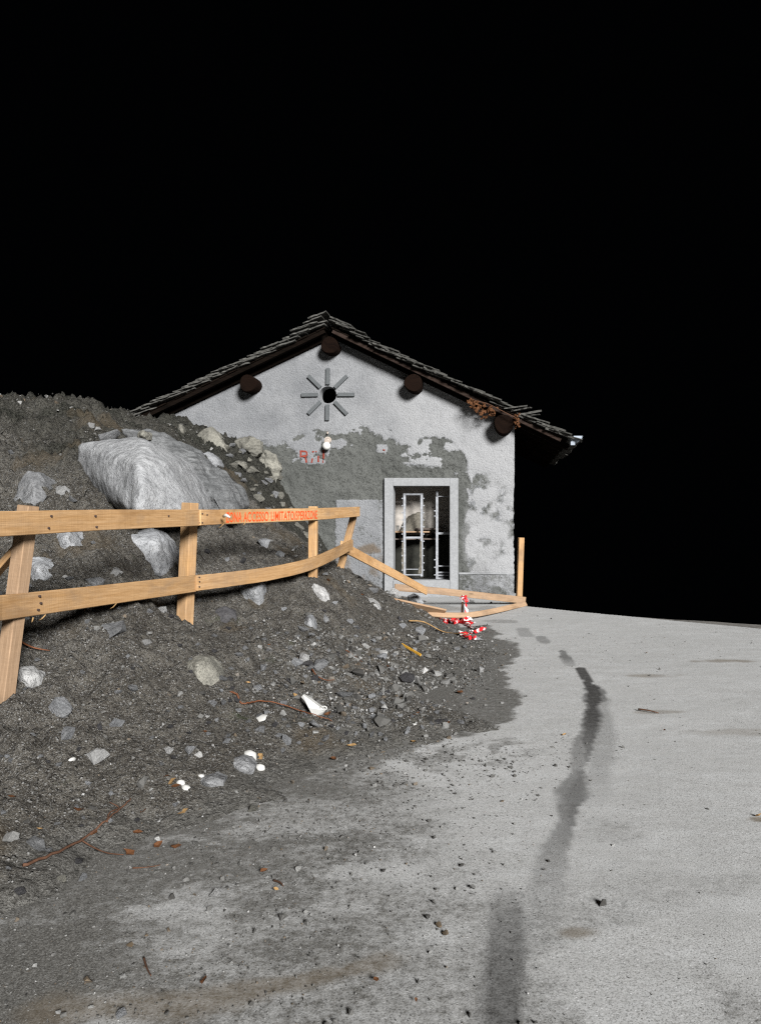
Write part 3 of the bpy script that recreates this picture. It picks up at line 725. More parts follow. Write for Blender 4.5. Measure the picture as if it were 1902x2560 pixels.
# wall lamp
lp = empty('wall_lamp', (wu(820), WY, wv(1110))); tag(lp, 'white glass globe lamp on the gable wall beside red letters', 'lamp')
bm = bmesh.new(); bmesh.ops.create_uvsphere(bm, u_segments=24, v_segments=16, radius=.078)
me = bpy.data.meshes.new('globe'); bm.to_mesh(me); bm.free(); me.polygons.foreach_set('use_smooth', [True] * len(me.polygons))
o = link('globe', me, M['globe_glass'], lp); o.location = (0, -.13, -.05)
o = link('holder', cyl_mesh('holder', (0, .02, .07), (0, -.11, .03), .058, .05, 16), M['holder'], lp)
o = link('wall_plate', cyl_mesh('wall_plate', (0, .02, .075), (0, -.02, .075), .065, .065, 16), M['holder'], lp)
tag(link('wall_hook', cyl_mesh('wall_hook', (wu(818), WY + .02, wv(1080)), (wu(821), WY - .07, wv(1084)), .02, .014, 8), M['holder']), 'small broken fitting stub on the gable wall above the globe lamp', 'fitting')

# ------------------------------------------------------------------ boards and fence
def board(name, path, wdir, w, t, mat, parent=None, taper=1.0, seed=0, bev=True, origin=None):
    path = [Vector(p) for p in path]; wd = Vector(wdir)
    V, Fc, UV = [], [], []; L = 0; r = random.Random(seed)
    for i, p in enumerate(path):
        if i: L += (p - path[i - 1]).length
        tg = (path[min(i + 1, len(path) - 1)] - path[max(i - 1, 0)]).normalized()
        a = (wd - tg * wd.dot(tg)).normalized(); b_ = tg.cross(a)
        wi = w * (1 + (taper - 1) * i / (len(path) - 1)) + r.uniform(-.002, .002)
        for sa, sb in ((-.5, -.5), (.5, -.5), (.5, .5), (-.5, .5)): V.append(p + a * (wi * sa) + b_ * (t * sb))
        UV.append(L)
    n = len(path)
    for i in range(n - 1):
        for k in range(4): Fc.append((i * 4 + k, i * 4 + (k + 1) % 4, i * 4 + 4 + (k + 1) % 4, i * 4 + 4 + k))
    Fc += [(3, 2, 1, 0), tuple((n - 1) * 4 + k for k in range(4))]
    me = mesh_pydata(name, V, Fc)
    if origin is not None: me.transform(Matrix.Translation(-Vector(origin)))
    ul = me.uv_layers.new(name='UVMap')
    for pi, p in enumerate(me.polygons):
        k = pi % 4
        for li in p.loop_indices:
            vi = me.loops[li].vertex_index; i, c = divmod(vi, 4)
            vv = {0: -.5 * w, 1: .5 * w, 2: .5 * w, 3: -.5 * w}[c]
            if pi >= len(me.polygons) - 2: ul.data[li].uv = ((.0 if c in (0, 3) else w) * .2 + seed, (0 if c < 2 else t) + seed)
            else: ul.data[li].uv = (UV[i], vv if k in (0, 2) and False else (vv + (t if c in (2, 3) else 0)))
    bm = bmesh.new(); bm.from_mesh(me); bmesh.ops.recalc_face_normals(bm, faces=bm.faces); bm.to_mesh(me); bm.free()
    o = link(name, me, mat, parent)
    if bev: m = o.modifiers.new('edge', 'BEVEL'); m.width = .004; m.segments = 1; m.limit_method = 'ANGLE'
    return o
def spline(pts, n=8):
    pts = [Vector(p) for p in pts]; out = []
    for i in range(len(pts) - 1):
        p0, p1, p2, p3 = pts[max(i - 1, 0)], pts[i], pts[i + 1], pts[min(i + 2, len(pts) - 1)]
        for k in range(n):
            t = k / n; out.append(.5 * ((2 * p1) + (p2 - p0) * t + (2 * p0 - 5 * p1 + 4 * p2 - p3) * t * t + (3 * p1 - p0 - 3 * p2 + p3) * t ** 3))
    return out + [pts[-1]]

fence = empty('timber_fence', (-2.5, 6.1, .6)); FO = Vector(fence.location)
tag(fence, 'sagging raw pine post and rail fence with orange sprayed warning along the rubble', 'fence')
UPV = (0, 0, 1)
def fb(name, path, wdir, w, t, mat='pine', **kw): return board(name, path, wdir, w, t, M[mat], fence, origin=FO, **kw)
def yaw(a): return (math.cos(math.radians(a)), math.sin(math.radians(a)), 0)
fb('post', [P(72, 1264, 4.13), P(6, 1775, 4.13)], yaw(-14), .078, .075, 'pine_old', seed=1)
fb('post', [P(476, 1257, 6.06), P(461, 1590, 6.06)], yaw(-20), .092, .092, 'pine', seed=2)
fb('post', [P(783, 1266, 7.83), P(782, 1470, 7.83)], yaw(-12), .088, .045, 'pine', seed=3)
fb('post', [P(889, 1270, 9.62), P(846, 1440, 9.35)], yaw(-15), .082, .045, 'pine', seed=4)
fb('post', [P(1302, 1344, 13.25), P(1296, 1525, 13.25)], yaw(20), .10, .07, 'pine', seed=5)
ra = fb('rail', [Vector((-2.575, 3.0, 1.42)), P(0, 1310, 3.83), P(250, 1300, 4.65), P(506, 1294, 5.94)], UPV, .127, .03, 'pine', seed=6)
RB = spline([P(498, 1294, 5.86), P(600, 1291, 6.5), P(783, 1285.5, 7.70), P(897, 1279, 9.5)], 10)
rb = fb('rail', RB, UPV, .122, .028, 'pine', seed=7)
rc = fb('rail', [P(-260, 1552, 3.25), P(0, 1520, 3.96), P(250, 1489, 4.82), P(500, 1457, 6.08)], UPV, .130, .03, 'pine', seed=8)
RD = spline([P(490, 1458, 5.98), P(590, 1446, 6.4), P(690, 1431, 6.95), P(790, 1405, 7.72), P(880, 1361, 9.25)], 8)
rd = fb('rail', RD, UPV, .122, .028, 'pine', seed=9)
re_ = fb('rail', [P(852, 1364, 9.15), P(1066, 1478, 12.35)], UPV, .122, .026, 'pine', seed=10)
rf_ = fb('rail', [P(986, 1468, 12.4), P(1100, 1478, 12.7), P(1313, 1501, 13.15)], UPV, .115, .028, 'pine_old', seed=11)
RG = spline([P(1040, 1531, 10.9), P(1120, 1538, 10.9), P(1200, 1534, 11.3), P(1314, 1509, 12.9)], 6)
fb('rail', RG, (-.2, .62, .75), .085, .026, 'pine_old', seed=12)
fb('brace', [P(66, 1345, 4.2), P(-190, 1640, 4.0)], (0, .9, .3), .12, .03, 'pine', seed=13)
# nails
def nail(path_o, p, n):
    me = cyl_mesh('nail', p - n * .004, p + n * .007, .0065, .006, 7, smooth=False); me.transform(Matrix.Translation(-FO)); link('nail', me, M['nail_dark'], path_o)
def rail_nails(o, a, b_, spots, th):
    d = (b_ - a); n = Vector((d.y, -d.x, 0)).normalized()
    for t, z in spots: nail(o, a + d * t + n * th / 2 + Vector((0, 0, z)), n)
rail_nails(ra, P(0, 1310, 3.83), P(506, 1294, 5.94), [(.17, .035), (.16, -.03), (.355, .03), (.36, -.035), (.75, .02), (.965, .045), (.965, -.04)], .03)
rail_nails(rb, RB[0], RB[6], [(.06, .03), (.06, -.04), (.3, .02)], .028)
rail_nails(rc, P(0, 1520, 3.96), P(500, 1457, 6.08), [(.13, .04), (.135, .0), (.125, -.035), (.97, .03), (.97, -.03)], .03)
rail_nails(rd, RD[0], RD[3], [(.16, .045), (.17, .01), (.16, -.03)], .028)
# splinters hanging from the rail edges
for o, a, b_ in ((rc, P(292, 1512, 4.85), P(276, 1522, 4.85)), (rc, P(84, 1548, 4.1), P(80, 1556, 4.1)), (rc, P(436, 1482, 5.7), P(424, 1490, 5.7)), (rc, P(115, 1541, 4.2), P(98, 1551, 4.2)),
                 (rb, P(560, 1312, 6.15), P(546, 1320, 6.15)), (rb, P(614, 1308, 6.5), P(607, 1314, 6.5))):
    me = tube_mesh('splinter', [a + Vector((.0, 0, .01)), (a + b_) / 2, b_], [.004, .004, .002], 4); me.transform(Matrix.Translation(-FO)); link('splinter', me, M['leaf_straw'], o)
# white rope end by the lettering
me = tube_mesh('cord_end', [P(559, 1291, 6.12), P(566, 1288, 6.08), P(576, 1294, 6.08)], [.012, .014, .008], 7); me.transform(Matrix.Translation(-FO)); link('cord_end', me, M['porcelain'], rb)
# lettering mapped along the rail face
cu = bpy.data.curves.new('lettering', 'FONT'); cu.body = 'ZONA ACCESSO LIMITATO/SPERRZONE'; cu.size = 1; cu.offset = .013; cu.resolution_u = 3; cu.space_character = 1.02
to = bpy.data.objects.new('lettering_curve', cu); COL.objects.link(to)
bpy.context.view_layer.update()
tm = bpy.data.meshes.new_from_object(to.evaluated_get(bpy.context.evaluated_depsgraph_get()))
bpy.data.objects.remove(to); bpy.data.curves.remove(cu)
bm = bmesh.new(); bm.from_mesh(tm); bmesh.ops.triangulate(bm, faces=bm.faces)
bmesh.ops.subdivide_edges(bm, edges=[e for e in bm.edges if e.calc_length() > .25], cuts=1)
xs_ = [v.co.x for v in bm.verts]; ys_ = [v.co.y for v in bm.verts]; tx0, tx1, ty0, ty1 = min(xs_), max(xs_), 0.0, max(ys_)
def at_px(path, px):
    for a, b_ in zip(path[:-1], path[1:]):
        pa, pb = VX + F * a.x / a.y, VX + F * b_.x / b_.y
        if pa <= px <= pb: return a.lerp(b_, (px - pa) / (pb - pa))
    return path[-1]
cum = [0]
for a, b_ in zip(RB[:-1], RB[1:]): cum.append(cum[-1] + (b_ - a).length)
def arc(p):
    best = min(range(len(RB) - 1), key=lambda i: (RB[i].lerp(RB[i + 1], .5) - p).length); return cum[best] + (p - RB[best]).length
l0, l1 = arc(at_px(RB, 560)), arc(at_px(RB, 789))
def on_path(l):
    for i in range(len(RB) - 1):
        if l <= cum[i + 1] or i == len(RB) - 2:
            t = (l - cum[i]) / (cum[i + 1] - cum[i]); d = (RB[i + 1] - RB[i]).normalized(); return RB[i].lerp(RB[i + 1], t), d
for v in bm.verts:
    l = l0 + (v.co.x - tx0) / (tx1 - tx0) * (l1 - l0); p, d = on_path(l); n = Vector((d.y, -d.x, 0)).normalized()
    h = (v.co.y - ty0) / (ty1 - ty0) - .5
    q = p + n * (.014 + .003) + Vector((0, 0, h * .084)) + Vector((0, 0, -.004)); v.co = q - FO
bm.to_mesh(tm); bm.free(); tm.materials.clear()
lt = link('lettering', tm, M['spray'], rb)

# loose planks
o = board('loose_plank', [P(938, 1494, 10.7), P(1020, 1511, 10.75), P(1112, 1531, 10.9)], (.2, -.75, .62), .14, .03, M['pine_old'], seed=21)
tag(o, 'loose reddish plank lying on stones under the sagging rail', 'plank')

# tape stake and tape
st = link('iron_stake', cyl_mesh('iron_stake', P(1154, 1546, 11.35) - Vector((0, 0, .12)), P(1156, 1488, 11.35), .017, .017, 8), M['rust']); tag(st, 'short rusty iron stake standing in the road by the tangled tape', 'stake')
def ribbon(name, pts, w, seed, label, flat=.5):
    r = random.Random(seed); pts = spline(pts, 5); V, Fc, L, UV = [], [], 0, []; ph = [r.uniform(0, 6) for _ in range(3)]
    for i, p in enumerate(pts):
        p = Vector(p)
        if i: L += (p - Vector(pts[i - 1])).length
        t = (Vector(pts[min(i + 1, len(pts) - 1)]) - Vector(pts[max(i - 1, 0)])).normalized()
        an = 1.3 * math.sin(i * .33 + ph[0]) + .8 * math.sin(i * .71 + ph[1]); u0 = t.cross(Vector((0, 0, 1)) if abs(t.z) < .9 else Vector((1, 0, 0))).normalized()
        a = u0 * math.cos(an) + t.cross(u0) * math.sin(an) * (1 - flat * .5)
        V += [p - a * w / 2, p + t.cross(a) * .01 * math.sin(i * .9 + ph[2]), p + a * w / 2]; UV.append(L)
    for i in range(len(pts) - 1):
        for k in (0, 1): Fc.append((i * 3 + k, i * 3 + k + 1, i * 3 + k + 4, i * 3 + k + 3))
    me = mesh_pydata(name, V, Fc, True); ul = me.uv_layers.new(name='UVMap')
    for lp_ in me.loops: i, c = divmod(lp_.vertex_index, 3); ul.data[lp_.index].uv = (UV[i], c * .5 * w)
    o = link(name, me, M['tape'])
    if label: tag(o, label, 'tape')
    return o
tp = ribbon('barrier_tape', [P(1151, 1494, 11.33), P(1156, 1490, 11.30), P(1163, 1492, 11.30), P(1159, 1500, 11.32), P(1152, 1497, 11.31), P(1160, 1495, 11.30), P(1166, 1503, 11.3), P(1164, 1515, 11.28), P(1166, 1527, 11.28), P(1165, 1538, 11.26), P(1167, 1549, 11.2), P(1160, 1555, 11.0)], .06, 3,
            'strip of red and white barrier tape hanging from the iron stake', .2)
pts = []
r_ = random.Random(5)
for i in range(34):
    t = i / 33; a = (1105 + 72 * t + r_.uniform(-9, 9), 1556 + r_.uniform(-5, 5) + 3 * math.sin(t * 9)); p = P(a[0], a[1], F * EYE / (a[1] - VY)); p.z = .012 + r_.random() * .04; pts.append(p)
tag(ribbon('barrier_tape', pts, .075, 6, None, .3), 'crumpled heap of red and white barrier tape at the foot of the stake', 'tape')
pts = []
for i in range(16):
    t = i / 15; sx_, sy_ = [(1150, 1560), (1190, 1572), (1206, 1578), (1175, 1588), (1140, 1590), (1165, 1600), (1188, 1602)][min(6, int(t * 6))], None
    A = [(1150, 1560), (1190, 1572), (1206, 1578), (1175, 1586), (1148, 1588), (1165, 1600), (1188, 1601)]
    q = t * 5.999; i0 = int(q); f_ = q - i0; a = (A[i0][0] * (1 - f_) + A[i0 + 1][0] * f_ + r_.uniform(-5, 5), A[i0][1] * (1 - f_) + A[i0 + 1][1] * f_ + r_.uniform(-2.5, 2.5))
    p = P(a[0], a[1], F * EYE / (a[1] - VY)); p.z = .012 + r_.random() * .035; pts.append(p)
tag(ribbon('barrier_tape', pts, .07, 8, None, .6), 'loose looping end of red and white barrier tape lying on the road', 'tape')

# ------------------------------------------------------------------ things inside the doorway
def px_box(name, a, b_, Y, dep, mat, parent, org):
    p, q = P(a[0], a[1], Y), P(b_[0], b_[1], Y); me = box_mesh(name, (min(p.x, q.x), Y - dep / 2, min(p.z, q.z)), (max(p.x, q.x), Y + dep / 2, max(p.z, q.z)), .003); me.transform(Matrix.Translation(-Vector(org)))
    return link(name, me, mat, parent)
def rack(name, label, Y, x0, x1, y0, y1, bars, bw, studs, right_too=True):
    e = empty(name, P((x0 + x1) / 2, y1, Y)); og = e.location.copy(); tag(e, label, 'metal rack', 'metal racks standing in the doorway')
    px_box('upright', (x0, y0), (x0 + bw, y1), Y, .04, M['metal_frame'], e, og); px_box('upright', (x1 - bw, y0), (x1, y1), Y, .04, M['metal_frame'], e, og)
    for yb, hb in bars: px_box('crossbar', (x0 + bw - .3, yb - hb / 2), (x1 - bw + .3, yb + hb / 2), Y, .035, M['metal_frame'], e, og)
    for ys_ in studs:
        for xx in ((x0 - 2.2, x1 + 2.2) if right_too else (x0 - 2.2,)):
            c = P(xx, ys_, Y); me = cyl_mesh('roller', c - Vector((0, .03, 0)), c + Vector((0, .0, 0)), .0135, .0135, 10); me.transform(Matrix.Translation(-og)); link('roller', me, M['metal_frame'], e)
    return e, og
RY1 = WY + .31
e1, og = rack('metal_rack', 'tall pale metal rack frame with rollers along both uprights', RY1, 1008, 1057, 1233, 1441, [(1235.5, 5), (1344, 5), (1437, 3), (1423, 2)], 6.2, [1246, 1264, 1282, 1300, 1317, 1335, 1353, 1371, 1389, 1407, 1425])
for a, b_ in (((1004, 1352), (1007, 1432)), ):
    pass
# torn sheet clinging to the upright
V, Fc = [], []; r_ = random.Random(9)
for i in range(14):
    yy = 1352 + i * 6.3; wv_ = .5 + 2.5 * abs(math.sin(i * .9)) + r_.random() * 2 + (3 if i > 10 else 0)
    V += [P(1052 - wv_, yy, RY1 - .03 - r_.random() * .02), P(1054, yy, RY1 - .022)]
for i in range(13): Fc.append((2 * i, 2 * i + 1, 2 * i + 3, 2 * i + 2))
me = mesh_pydata('torn_sheet', V, Fc); me.transform(Matrix.Translation(-og)); link('torn_sheet', me, M['cloth'], e1)
V, Fc = [], []
for i in range(12):
    yy = 1356 + i * 6.3; V += [P(1006 - r_.random() * 2 - 1.5 * abs(math.sin(i)), yy, RY1 - .02 - r_.random() * .02), P(1009, yy, RY1 - .022)]
for i in range(11): Fc.append((2 * i, 2 * i + 1, 2 * i + 3, 2 * i + 2))
me = mesh_pydata('torn_sheet', V, Fc); me.transform(Matrix.Translation(-og)); link('torn_sheet', me, M['cloth'], e1)
e2, og2 = rack('metal_rack', 'pale metal rack frame with low rungs half hidden by the door jamb', RY1 + .02, 1089, 1139, 1239.5, 1448, [(1241, 2.5), (1333.5, 5.5), (1415, 3.5), (1431, 4), (1438.5, 4), (1446, 4.5)], 6.2, [1277, 1290, 1399, 1418, 1437], False)
c = P(1092, 1234, RY1); me = cyl_mesh('finial', c - Vector((0, 0, .05)), c + Vector((0, 0, .05)), .022, .03, 10); me.transform(Matrix.Translation(-og2)); link('finial', me, M['metal_frame'], e2)
# shelf with boards
shY = BY - .20
sh = empty('wall_shelf', P(1030, 1330, shY)); og = sh.location.copy(); tag(sh, 'rough two tier board shelf on the room wall behind the racks', 'shelf')
for nm, x0, x1, z, d0, mt in (('shelf_board', 930, 1075, 1329, .34, 'pine_old'), ('shelf_board', 985, 1100, 1347, .3, 'wood_grey'), ('shelf_board', 1040, 1105, 1322, .25, 'wood_grey'), ('shelf_board', 1088, 1160, 1331, .3, 'wood_grey')):
    a, b_ = P(x0, z, shY), P(x1, z, shY); board(nm, [a, a.lerp(b_, .5), b_], (0, 1, .02), d0, .028, M[mt], sh, origin=og, seed=int(x0))
for xx in (1000, 1080): 
    p = P(xx, 1338, shY); me = box_mesh('shelf_bracket', (p.x - .015, shY - .12, p.z - .2), (p.x + .015, BY + .0, p.z + .05)); me.transform(Matrix.Translation(-og)); link('shelf_bracket', me, M['wood_dark'], sh)
# folded cloth heap on the shelf
def cloth_heap(name, x0, x1, y0, y1, Y, seed):
    n, m_ = 46, 34; V = []
    for j in range(m_):
        for i in range(n):
            u, v = i / (n - 1), j / (m_ - 1); h = math.sin(math.pi * u) ** .6 * math.sin(math.pi * min(1, v * .5 + .0) ) 
            prof = (max(0, 1 - abs((u - .62) / .62) ** 2.2)) * (1 - v) + 0
            fold = .14 * float(fbm(np.array(u * 5. + 3 * v), np.array(v * 9.), seed, 4))
            px = x0 + (x1 - x0) * u; py = y1 + (y0 - y1) * max(0, prof * (1 + fold))
            V.append(P(px, py, Y - .22 * v ** .8 + .05 * fold + .25 * (1 - v) * 0))
    Fc = [(j * n + i, j * n + i + 1, (j + 1) * n + i + 1, (j + 1) * n + i) for j in range(m_ - 1) for i in range(n - 1)]
    return mesh_pydata(name, V, Fc, True)
tag(link('cloth_heap', cloth_heap('cloth_heap', 999, 1062, 1283, 1327.5, shY + .16, 81), M['cloth']), 'heap of dirty folded sheets lying on the shelf', 'cloth')
c = P(994, 1326, shY - .05); bm = bmesh.new(); bmesh.ops.create_cone(bm, cap_ends=True, segments=14, radius1=.028, radius2=.034, depth=.10); me = bpy.data.meshes.new('cup'); bm.to_mesh(me); bm.free()
o = link('cup', me, M['porcelain']); o.location = c + Vector((0, 0, .05)); tag(o, 'small white cup on the end of the shelf', 'cup')

# ------------------------------------------------------------------ rocks
def rough_rock(bm, cuts, amp, freq, seed):
    if cuts: bmesh.ops.subdivide_edges(bm, edges=bm.edges[:], cuts=cuts, use_grid_fill=True)
    bmesh.ops.triangulate(bm, faces=bm.faces); bm.normal_update()
    co = np.array([v.co for v in bm.verts]); d = .55 * fbm(co[:, 0] * freq, co[:, 1] * freq, co[:, 2] * freq + seed, 4) - .8 * np.abs(fbm(co[:, 0] * freq * 1.7 + 9, co[:, 1] * freq * 1.7, co[:, 2] * freq * 1.7 + seed, 3)) + .25
    for v, q in zip(bm.verts, d): v.co += v.normal * float(q) * amp
def outline_rock(label, poly, th, ridge, mat, cuts=5, amp=.025, freq=3.5, Y=None, blend=.55, cat='rock', name='boulder', back=.8):
    cx = sum(p[0] for p in poly) / len(poly); cy = sum(p[1] for p in poly) / len(poly)
    Y0 = hit(cx, cy).y if Y is None else Y
    pts = []
    for a, b_ in poly:
        Yi = Y0 if Y is not None else blend * Y0 + (1 - blend) * min(hit(a, b_).y, Y0 + .6)
        pts.append(P(a, b_, Yi)); q = P(cx + (a - cx) * .8, cy + (b_ - cy) * .8, Yi); q.y += th * back; pts.append(q)
    for a, b_, dy in ridge: pts.append(P(a, b_, Y0 - th * dy))
    c = sum(pts, Vector()) / len(pts)
    bm = bmesh.new(); vs = [bm.verts.new(p - c) for p in pts]; r = bmesh.ops.convex_hull(bm, input=vs)
    bmesh.ops.delete(bm, geom=list({g for g in r['geom_interior'] + r['geom_unused'] if isinstance(g, bmesh.types.BMVert)}), context='VERTS')
    sd = rnd.random() * 50; me = bpy.data.meshes.new(name); bm.to_mesh(me); bm.free()
    tmp = bpy.data.objects.new('tmp', me); COL.objects.link(tmp); rm = tmp.modifiers.new('remesh', 'REMESH'); rm.mode = 'VOXEL'
    dim = max((max(q[i] for q in pts) - min(q[i] for q in pts)) for i in range(3)); rm.voxel_size = dim / (62 if dim > .8 else 34)
    bpy.context.view_layer.update(); me2 = bpy.data.meshes.new_from_object(tmp.evaluated_get(bpy.context.evaluated_depsgraph_get()))
    bpy.data.objects.remove(tmp); bpy.data.meshes.remove(me); me = me2; me.name = name
    bm = bmesh.new(); bm.from_mesh(me)
    for _ in range(3): bmesh.ops.smooth_vert(bm, verts=bm.verts, factor=.5, use_axis_x=True, use_axis_y=True, use_axis_z=True)
    bm.to_mesh(me); bm.free()
    n_ = len(me.vertices); co = np.empty(n_ * 3, np.float32); me.vertices.foreach_get('co', co); co = co.reshape(-1, 3); nr = np.empty(n_ * 3, np.float32); me.vertex_normals.foreach_get('vector', nr); nr = nr.reshape(-1, 3)
    d = .7 * fbm(co[:, 0] * freq, co[:, 1] * freq, co[:, 2] * freq + sd, 4) - .7 * np.abs(fbm(co[:, 0] * freq * 1.6 + 9, co[:, 1] * freq * 1.6, co[:, 2] * freq * 2.4 + sd, 4)) + .2 + .25 * fbm(co[:, 0] * freq * 5, co[:, 1] * freq * 5, co[:, 2] * freq * 5 + sd, 3)
    me.vertices.foreach_set('co', (co + nr * (d * amp)[:, None]).astype(np.float32).ravel()); me.update()
    me.polygons.foreach_set('use_smooth', [True] * len(me.polygons)); me.materials.clear()
    o = link(name, me, M[mat]); o.location = c; tag(o, label, cat); return o
outline_rock('huge pale angular granite boulder resting on the bank behind the top rail', [(188, 1115), (212, 1099), (290, 1102), (345, 1094), (400, 1112), (440, 1140), (470, 1192), (500, 1258), (512, 1305), (335, 1315), (270, 1280), (215, 1220), (190, 1160)], .75,
             [(362, 1108, .6), (344, 1160, 1.15), (354, 1225, 1.4), (342, 1282, 1.45), (485, 1285, .75), (415, 1150, .65), (250, 1112, .1)], 'granite_boulder', 11, .022, 2.2, Y=7.0)
outline_rock('long banded grey slab leaning behind the huge pale boulder', [(300, 1072), (345, 1070), (400, 1084), (455, 1114), (528, 1176), (582, 1226), (602, 1272), (585, 1320), (430, 1320), (400, 1150)], .8,
             [(430, 1130, .3), (520, 1210, .35), (560, 1280, .4), (380, 1090, .1)], 'granite_slab', 9, .045, 2.4, Y=8.15)
outline_rock('pale fractured rock showing between the two rails by the square post', [(285, 1330), (380, 1318), (412, 1350), (425, 1385), (431, 1392), (416, 1402), (418, 1445), (385, 1460), (340, 1415)], .35, [(390, 1360, .3), (395, 1430, .5)], 'granite_pale', 5, .018, 5, blend=.7)
outline_rock('pale wedge shaped rock beside the leaning post', [(66, 1392), (98, 1392), (118, 1408), (138, 1436), (128, 1455), (95, 1470), (62, 1470)], .25, [(95, 1420, .4), (110, 1450, .5)], 'granite_pale', 4, .012, 6, blend=.7)
outline_rock('rounded pale rock hanging just under the top rail', [(150, 1318), (178, 1318), (188, 1345), (196, 1370), (170, 1386), (142, 1376), (137, 1355)], .25, [(168, 1350, .5)], 'granite_pale', 4, .012, 6, blend=.7)
outline_rock('dusty half buried boulder high on the soil bank', [(28, 1272), (45, 1215), (70, 1180), (98, 1180), (118, 1235), (120, 1290), (60, 1300)], .35, [(85, 1230, .35), (60, 1270, .4)], 'granite_mid', 5, .02, 5, blend=.75)
outline_rock('white faceted rock at the foot of the leaning post', [(36, 1690), (52, 1667), (75, 1667), (98, 1685), (104, 1705), (96, 1726), (68, 1734), (40, 1726)], .14, [(60, 1690, .5), (75, 1715, .5)], 'stone_white', 3, .006, 9, cat='rock', name='rock', blend=.8)
outline_rock('two toned rock with a dark face and a pale speckled face', [(446, 1685), (462, 1655), (490, 1640), (518, 1642), (540, 1668), (552, 1700), (545, 1728), (500, 1732), (470, 1712)], .2, [(492, 1660, .55), (495, 1725, .6)], 'mortar_lump', 3, .006, 8, name='rock', blend=.8)
outline_rock('flat dark purple grey stone set in the soil below the bottom rail', [(530, 1545), (540, 1522), (562, 1514), (588, 1528), (594, 1545), (585, 1566), (548, 1564)], .12, [(562, 1540, .25)], 'stone_dark', 3, .004, 8, name='rock', blend=.6)
outline_rock('grey block poking out beneath the curved lower rail', [(595, 1458), (655, 1455), (660, 1500), (650, 1522), (625, 1520), (600, 1490)], .25, [(640, 1480, .4)], 'granite_pale', 3, .008, 7, name='rock', blend=.8)
outline_rock('bright white flaky stone on the slope past the third post', [(776, 1470), (784, 1458), (806, 1470), (822, 1488), (828, 1514), (812, 1514), (792, 1502)], .15, [(806, 1488, .45)], 'stone_white', 3, .01, 9, name='rock', blend=.8)
outline_rock('upright pointed grey stone with a pale edge on the slope', [(756, 1562), (764, 1540), (776, 1534), (786, 1548), (791, 1570), (788, 1584), (772, 1587), (760, 1578)], .14, [(774, 1545, .5), (772, 1580, .6)], 'granite_pale', 3, .006, 9, name='rock', blend=.8)
outline_rock('thin grey stone standing beside the pointed stone', [(800, 1540), (812, 1534), (822, 1545), (826, 1562), (820, 1572), (808, 1560)], .12, [(815, 1555, .4)], 'granite_mid', 3, .006, 9, name='rock', blend=.8)
outline_rock('curved whitish stone edge near the tip of the loose plank', [(915, 1492), (932, 1496), (948, 1510), (958, 1535), (945, 1530), (925, 1508)], .15, [(942, 1515, .35)], 'stone_white', 3, .008, 9, name='rock', blend=.7)
outline_rock('blocky grey stone under the white broken cup', [(573, 1938), (575, 1900), (600, 1893), (622, 1898), (638, 1918), (632, 1938), (605, 1945)], .12, [(590, 1915, .4), (615, 1925, .5)], 'granite_mid', 3, .005, 10, name='rock', blend=.8)
outline_rock('dark cracked stone beside a white shard low on the slope', [(490, 1960), (498, 1942), (530, 1938), (562, 1950), (560, 1970), (530, 1985), (505, 1980)], .12, [(515, 1955, .5)], 'granite_mid', 3, .005, 10, name='rock', blend=.8)
outline_rock('upright lump of wall mortar at the top of the rubble under the eave', [(488, 1118), (492, 1085), (510, 1070), (532, 1066), (548, 1095), (568, 1120), (572, 1155), (545, 1165), (505, 1150)], .45, [(520, 1110, .4), (545, 1140, .4)], 'mortar_lump', 5, .03, 5, Y=13.6, name='masonry_lump', cat='masonry')
outline_rock('crumbling masonry chunk against the wall where the white coat ends', [(580, 1115), (590, 1095), (625, 1088), (650, 1100), (656, 1128), (635, 1145), (600, 1142)], .4, [(615, 1115, .35)], 'mortar_lump', 5, .04, 6, Y=14.1, name='masonry_lump', cat='masonry')
outline_rock('pale stone block wedged in the rubble behind the banded slab', [(490, 1135), (520, 1128), (542, 1145), (550, 1165), (540, 1185), (512, 1165)], .35, [(525, 1150, .4)], 'granite_pale', 4, .02, 6, Y=11.2, name='rock')
outline_rock('tall narrow masonry shard standing in the rubble by the eave', [(440, 1085), (447, 1060), (456, 1062), (460, 1080), (452, 1100), (442, 1098)], .2, [(450, 1080, .3)], 'mortar_lump', 3, .012, 8, Y=13.4, name='masonry_lump', cat='masonry')
outline_rock('soil covered mortar slab leaning on the wall below the crumbling chunk', [(640, 1150), (660, 1125), (690, 1135), (705, 1170), (690, 1215), (655, 1210)], .3, [(675, 1165, .3)], 'mortar_lump', 5, .05, 5, Y=14.35, name='masonry_lump', cat='masonry')
outline_rock('flat pale stone perched on top of the huge boulder', [(342, 1092), (348, 1078), (360, 1074), (370, 1085), (372, 1100), (350, 1102)], .2, [(356, 1088, .4)], 'mortar_lump', 3, .01, 8, Y=7.9, name='rock')
outline_rock('pale rounded stone under the loose plank tip', [(972, 1504), (985, 1500), (998, 1512), (1006, 1535), (998, 1542), (980, 1528)], .22, [(988, 1518, .5)], 'granite_pale', 3, .01, 8, Y=11.0, name='rock')
outline_rock('grey rounded rock between the sagging rail and the loose plank', [(1016, 1490), (1032, 1484), (1048, 1492), (1060, 1508), (1050, 1514), (1022, 1506)], .25, [(1038, 1498, .4)], 'granite_pale', 3, .012, 8, Y=12.6, name='rock')
outline_rock('long grey rock lying just below the tape heap', [(1086, 1560), (1100, 1556), (1115, 1566), (1122, 1580), (1108, 1584), (1092, 1572)], .25, [(1104, 1570, .4)], 'granite_mid', 3, .01, 8, Y=10.55, name='rock')
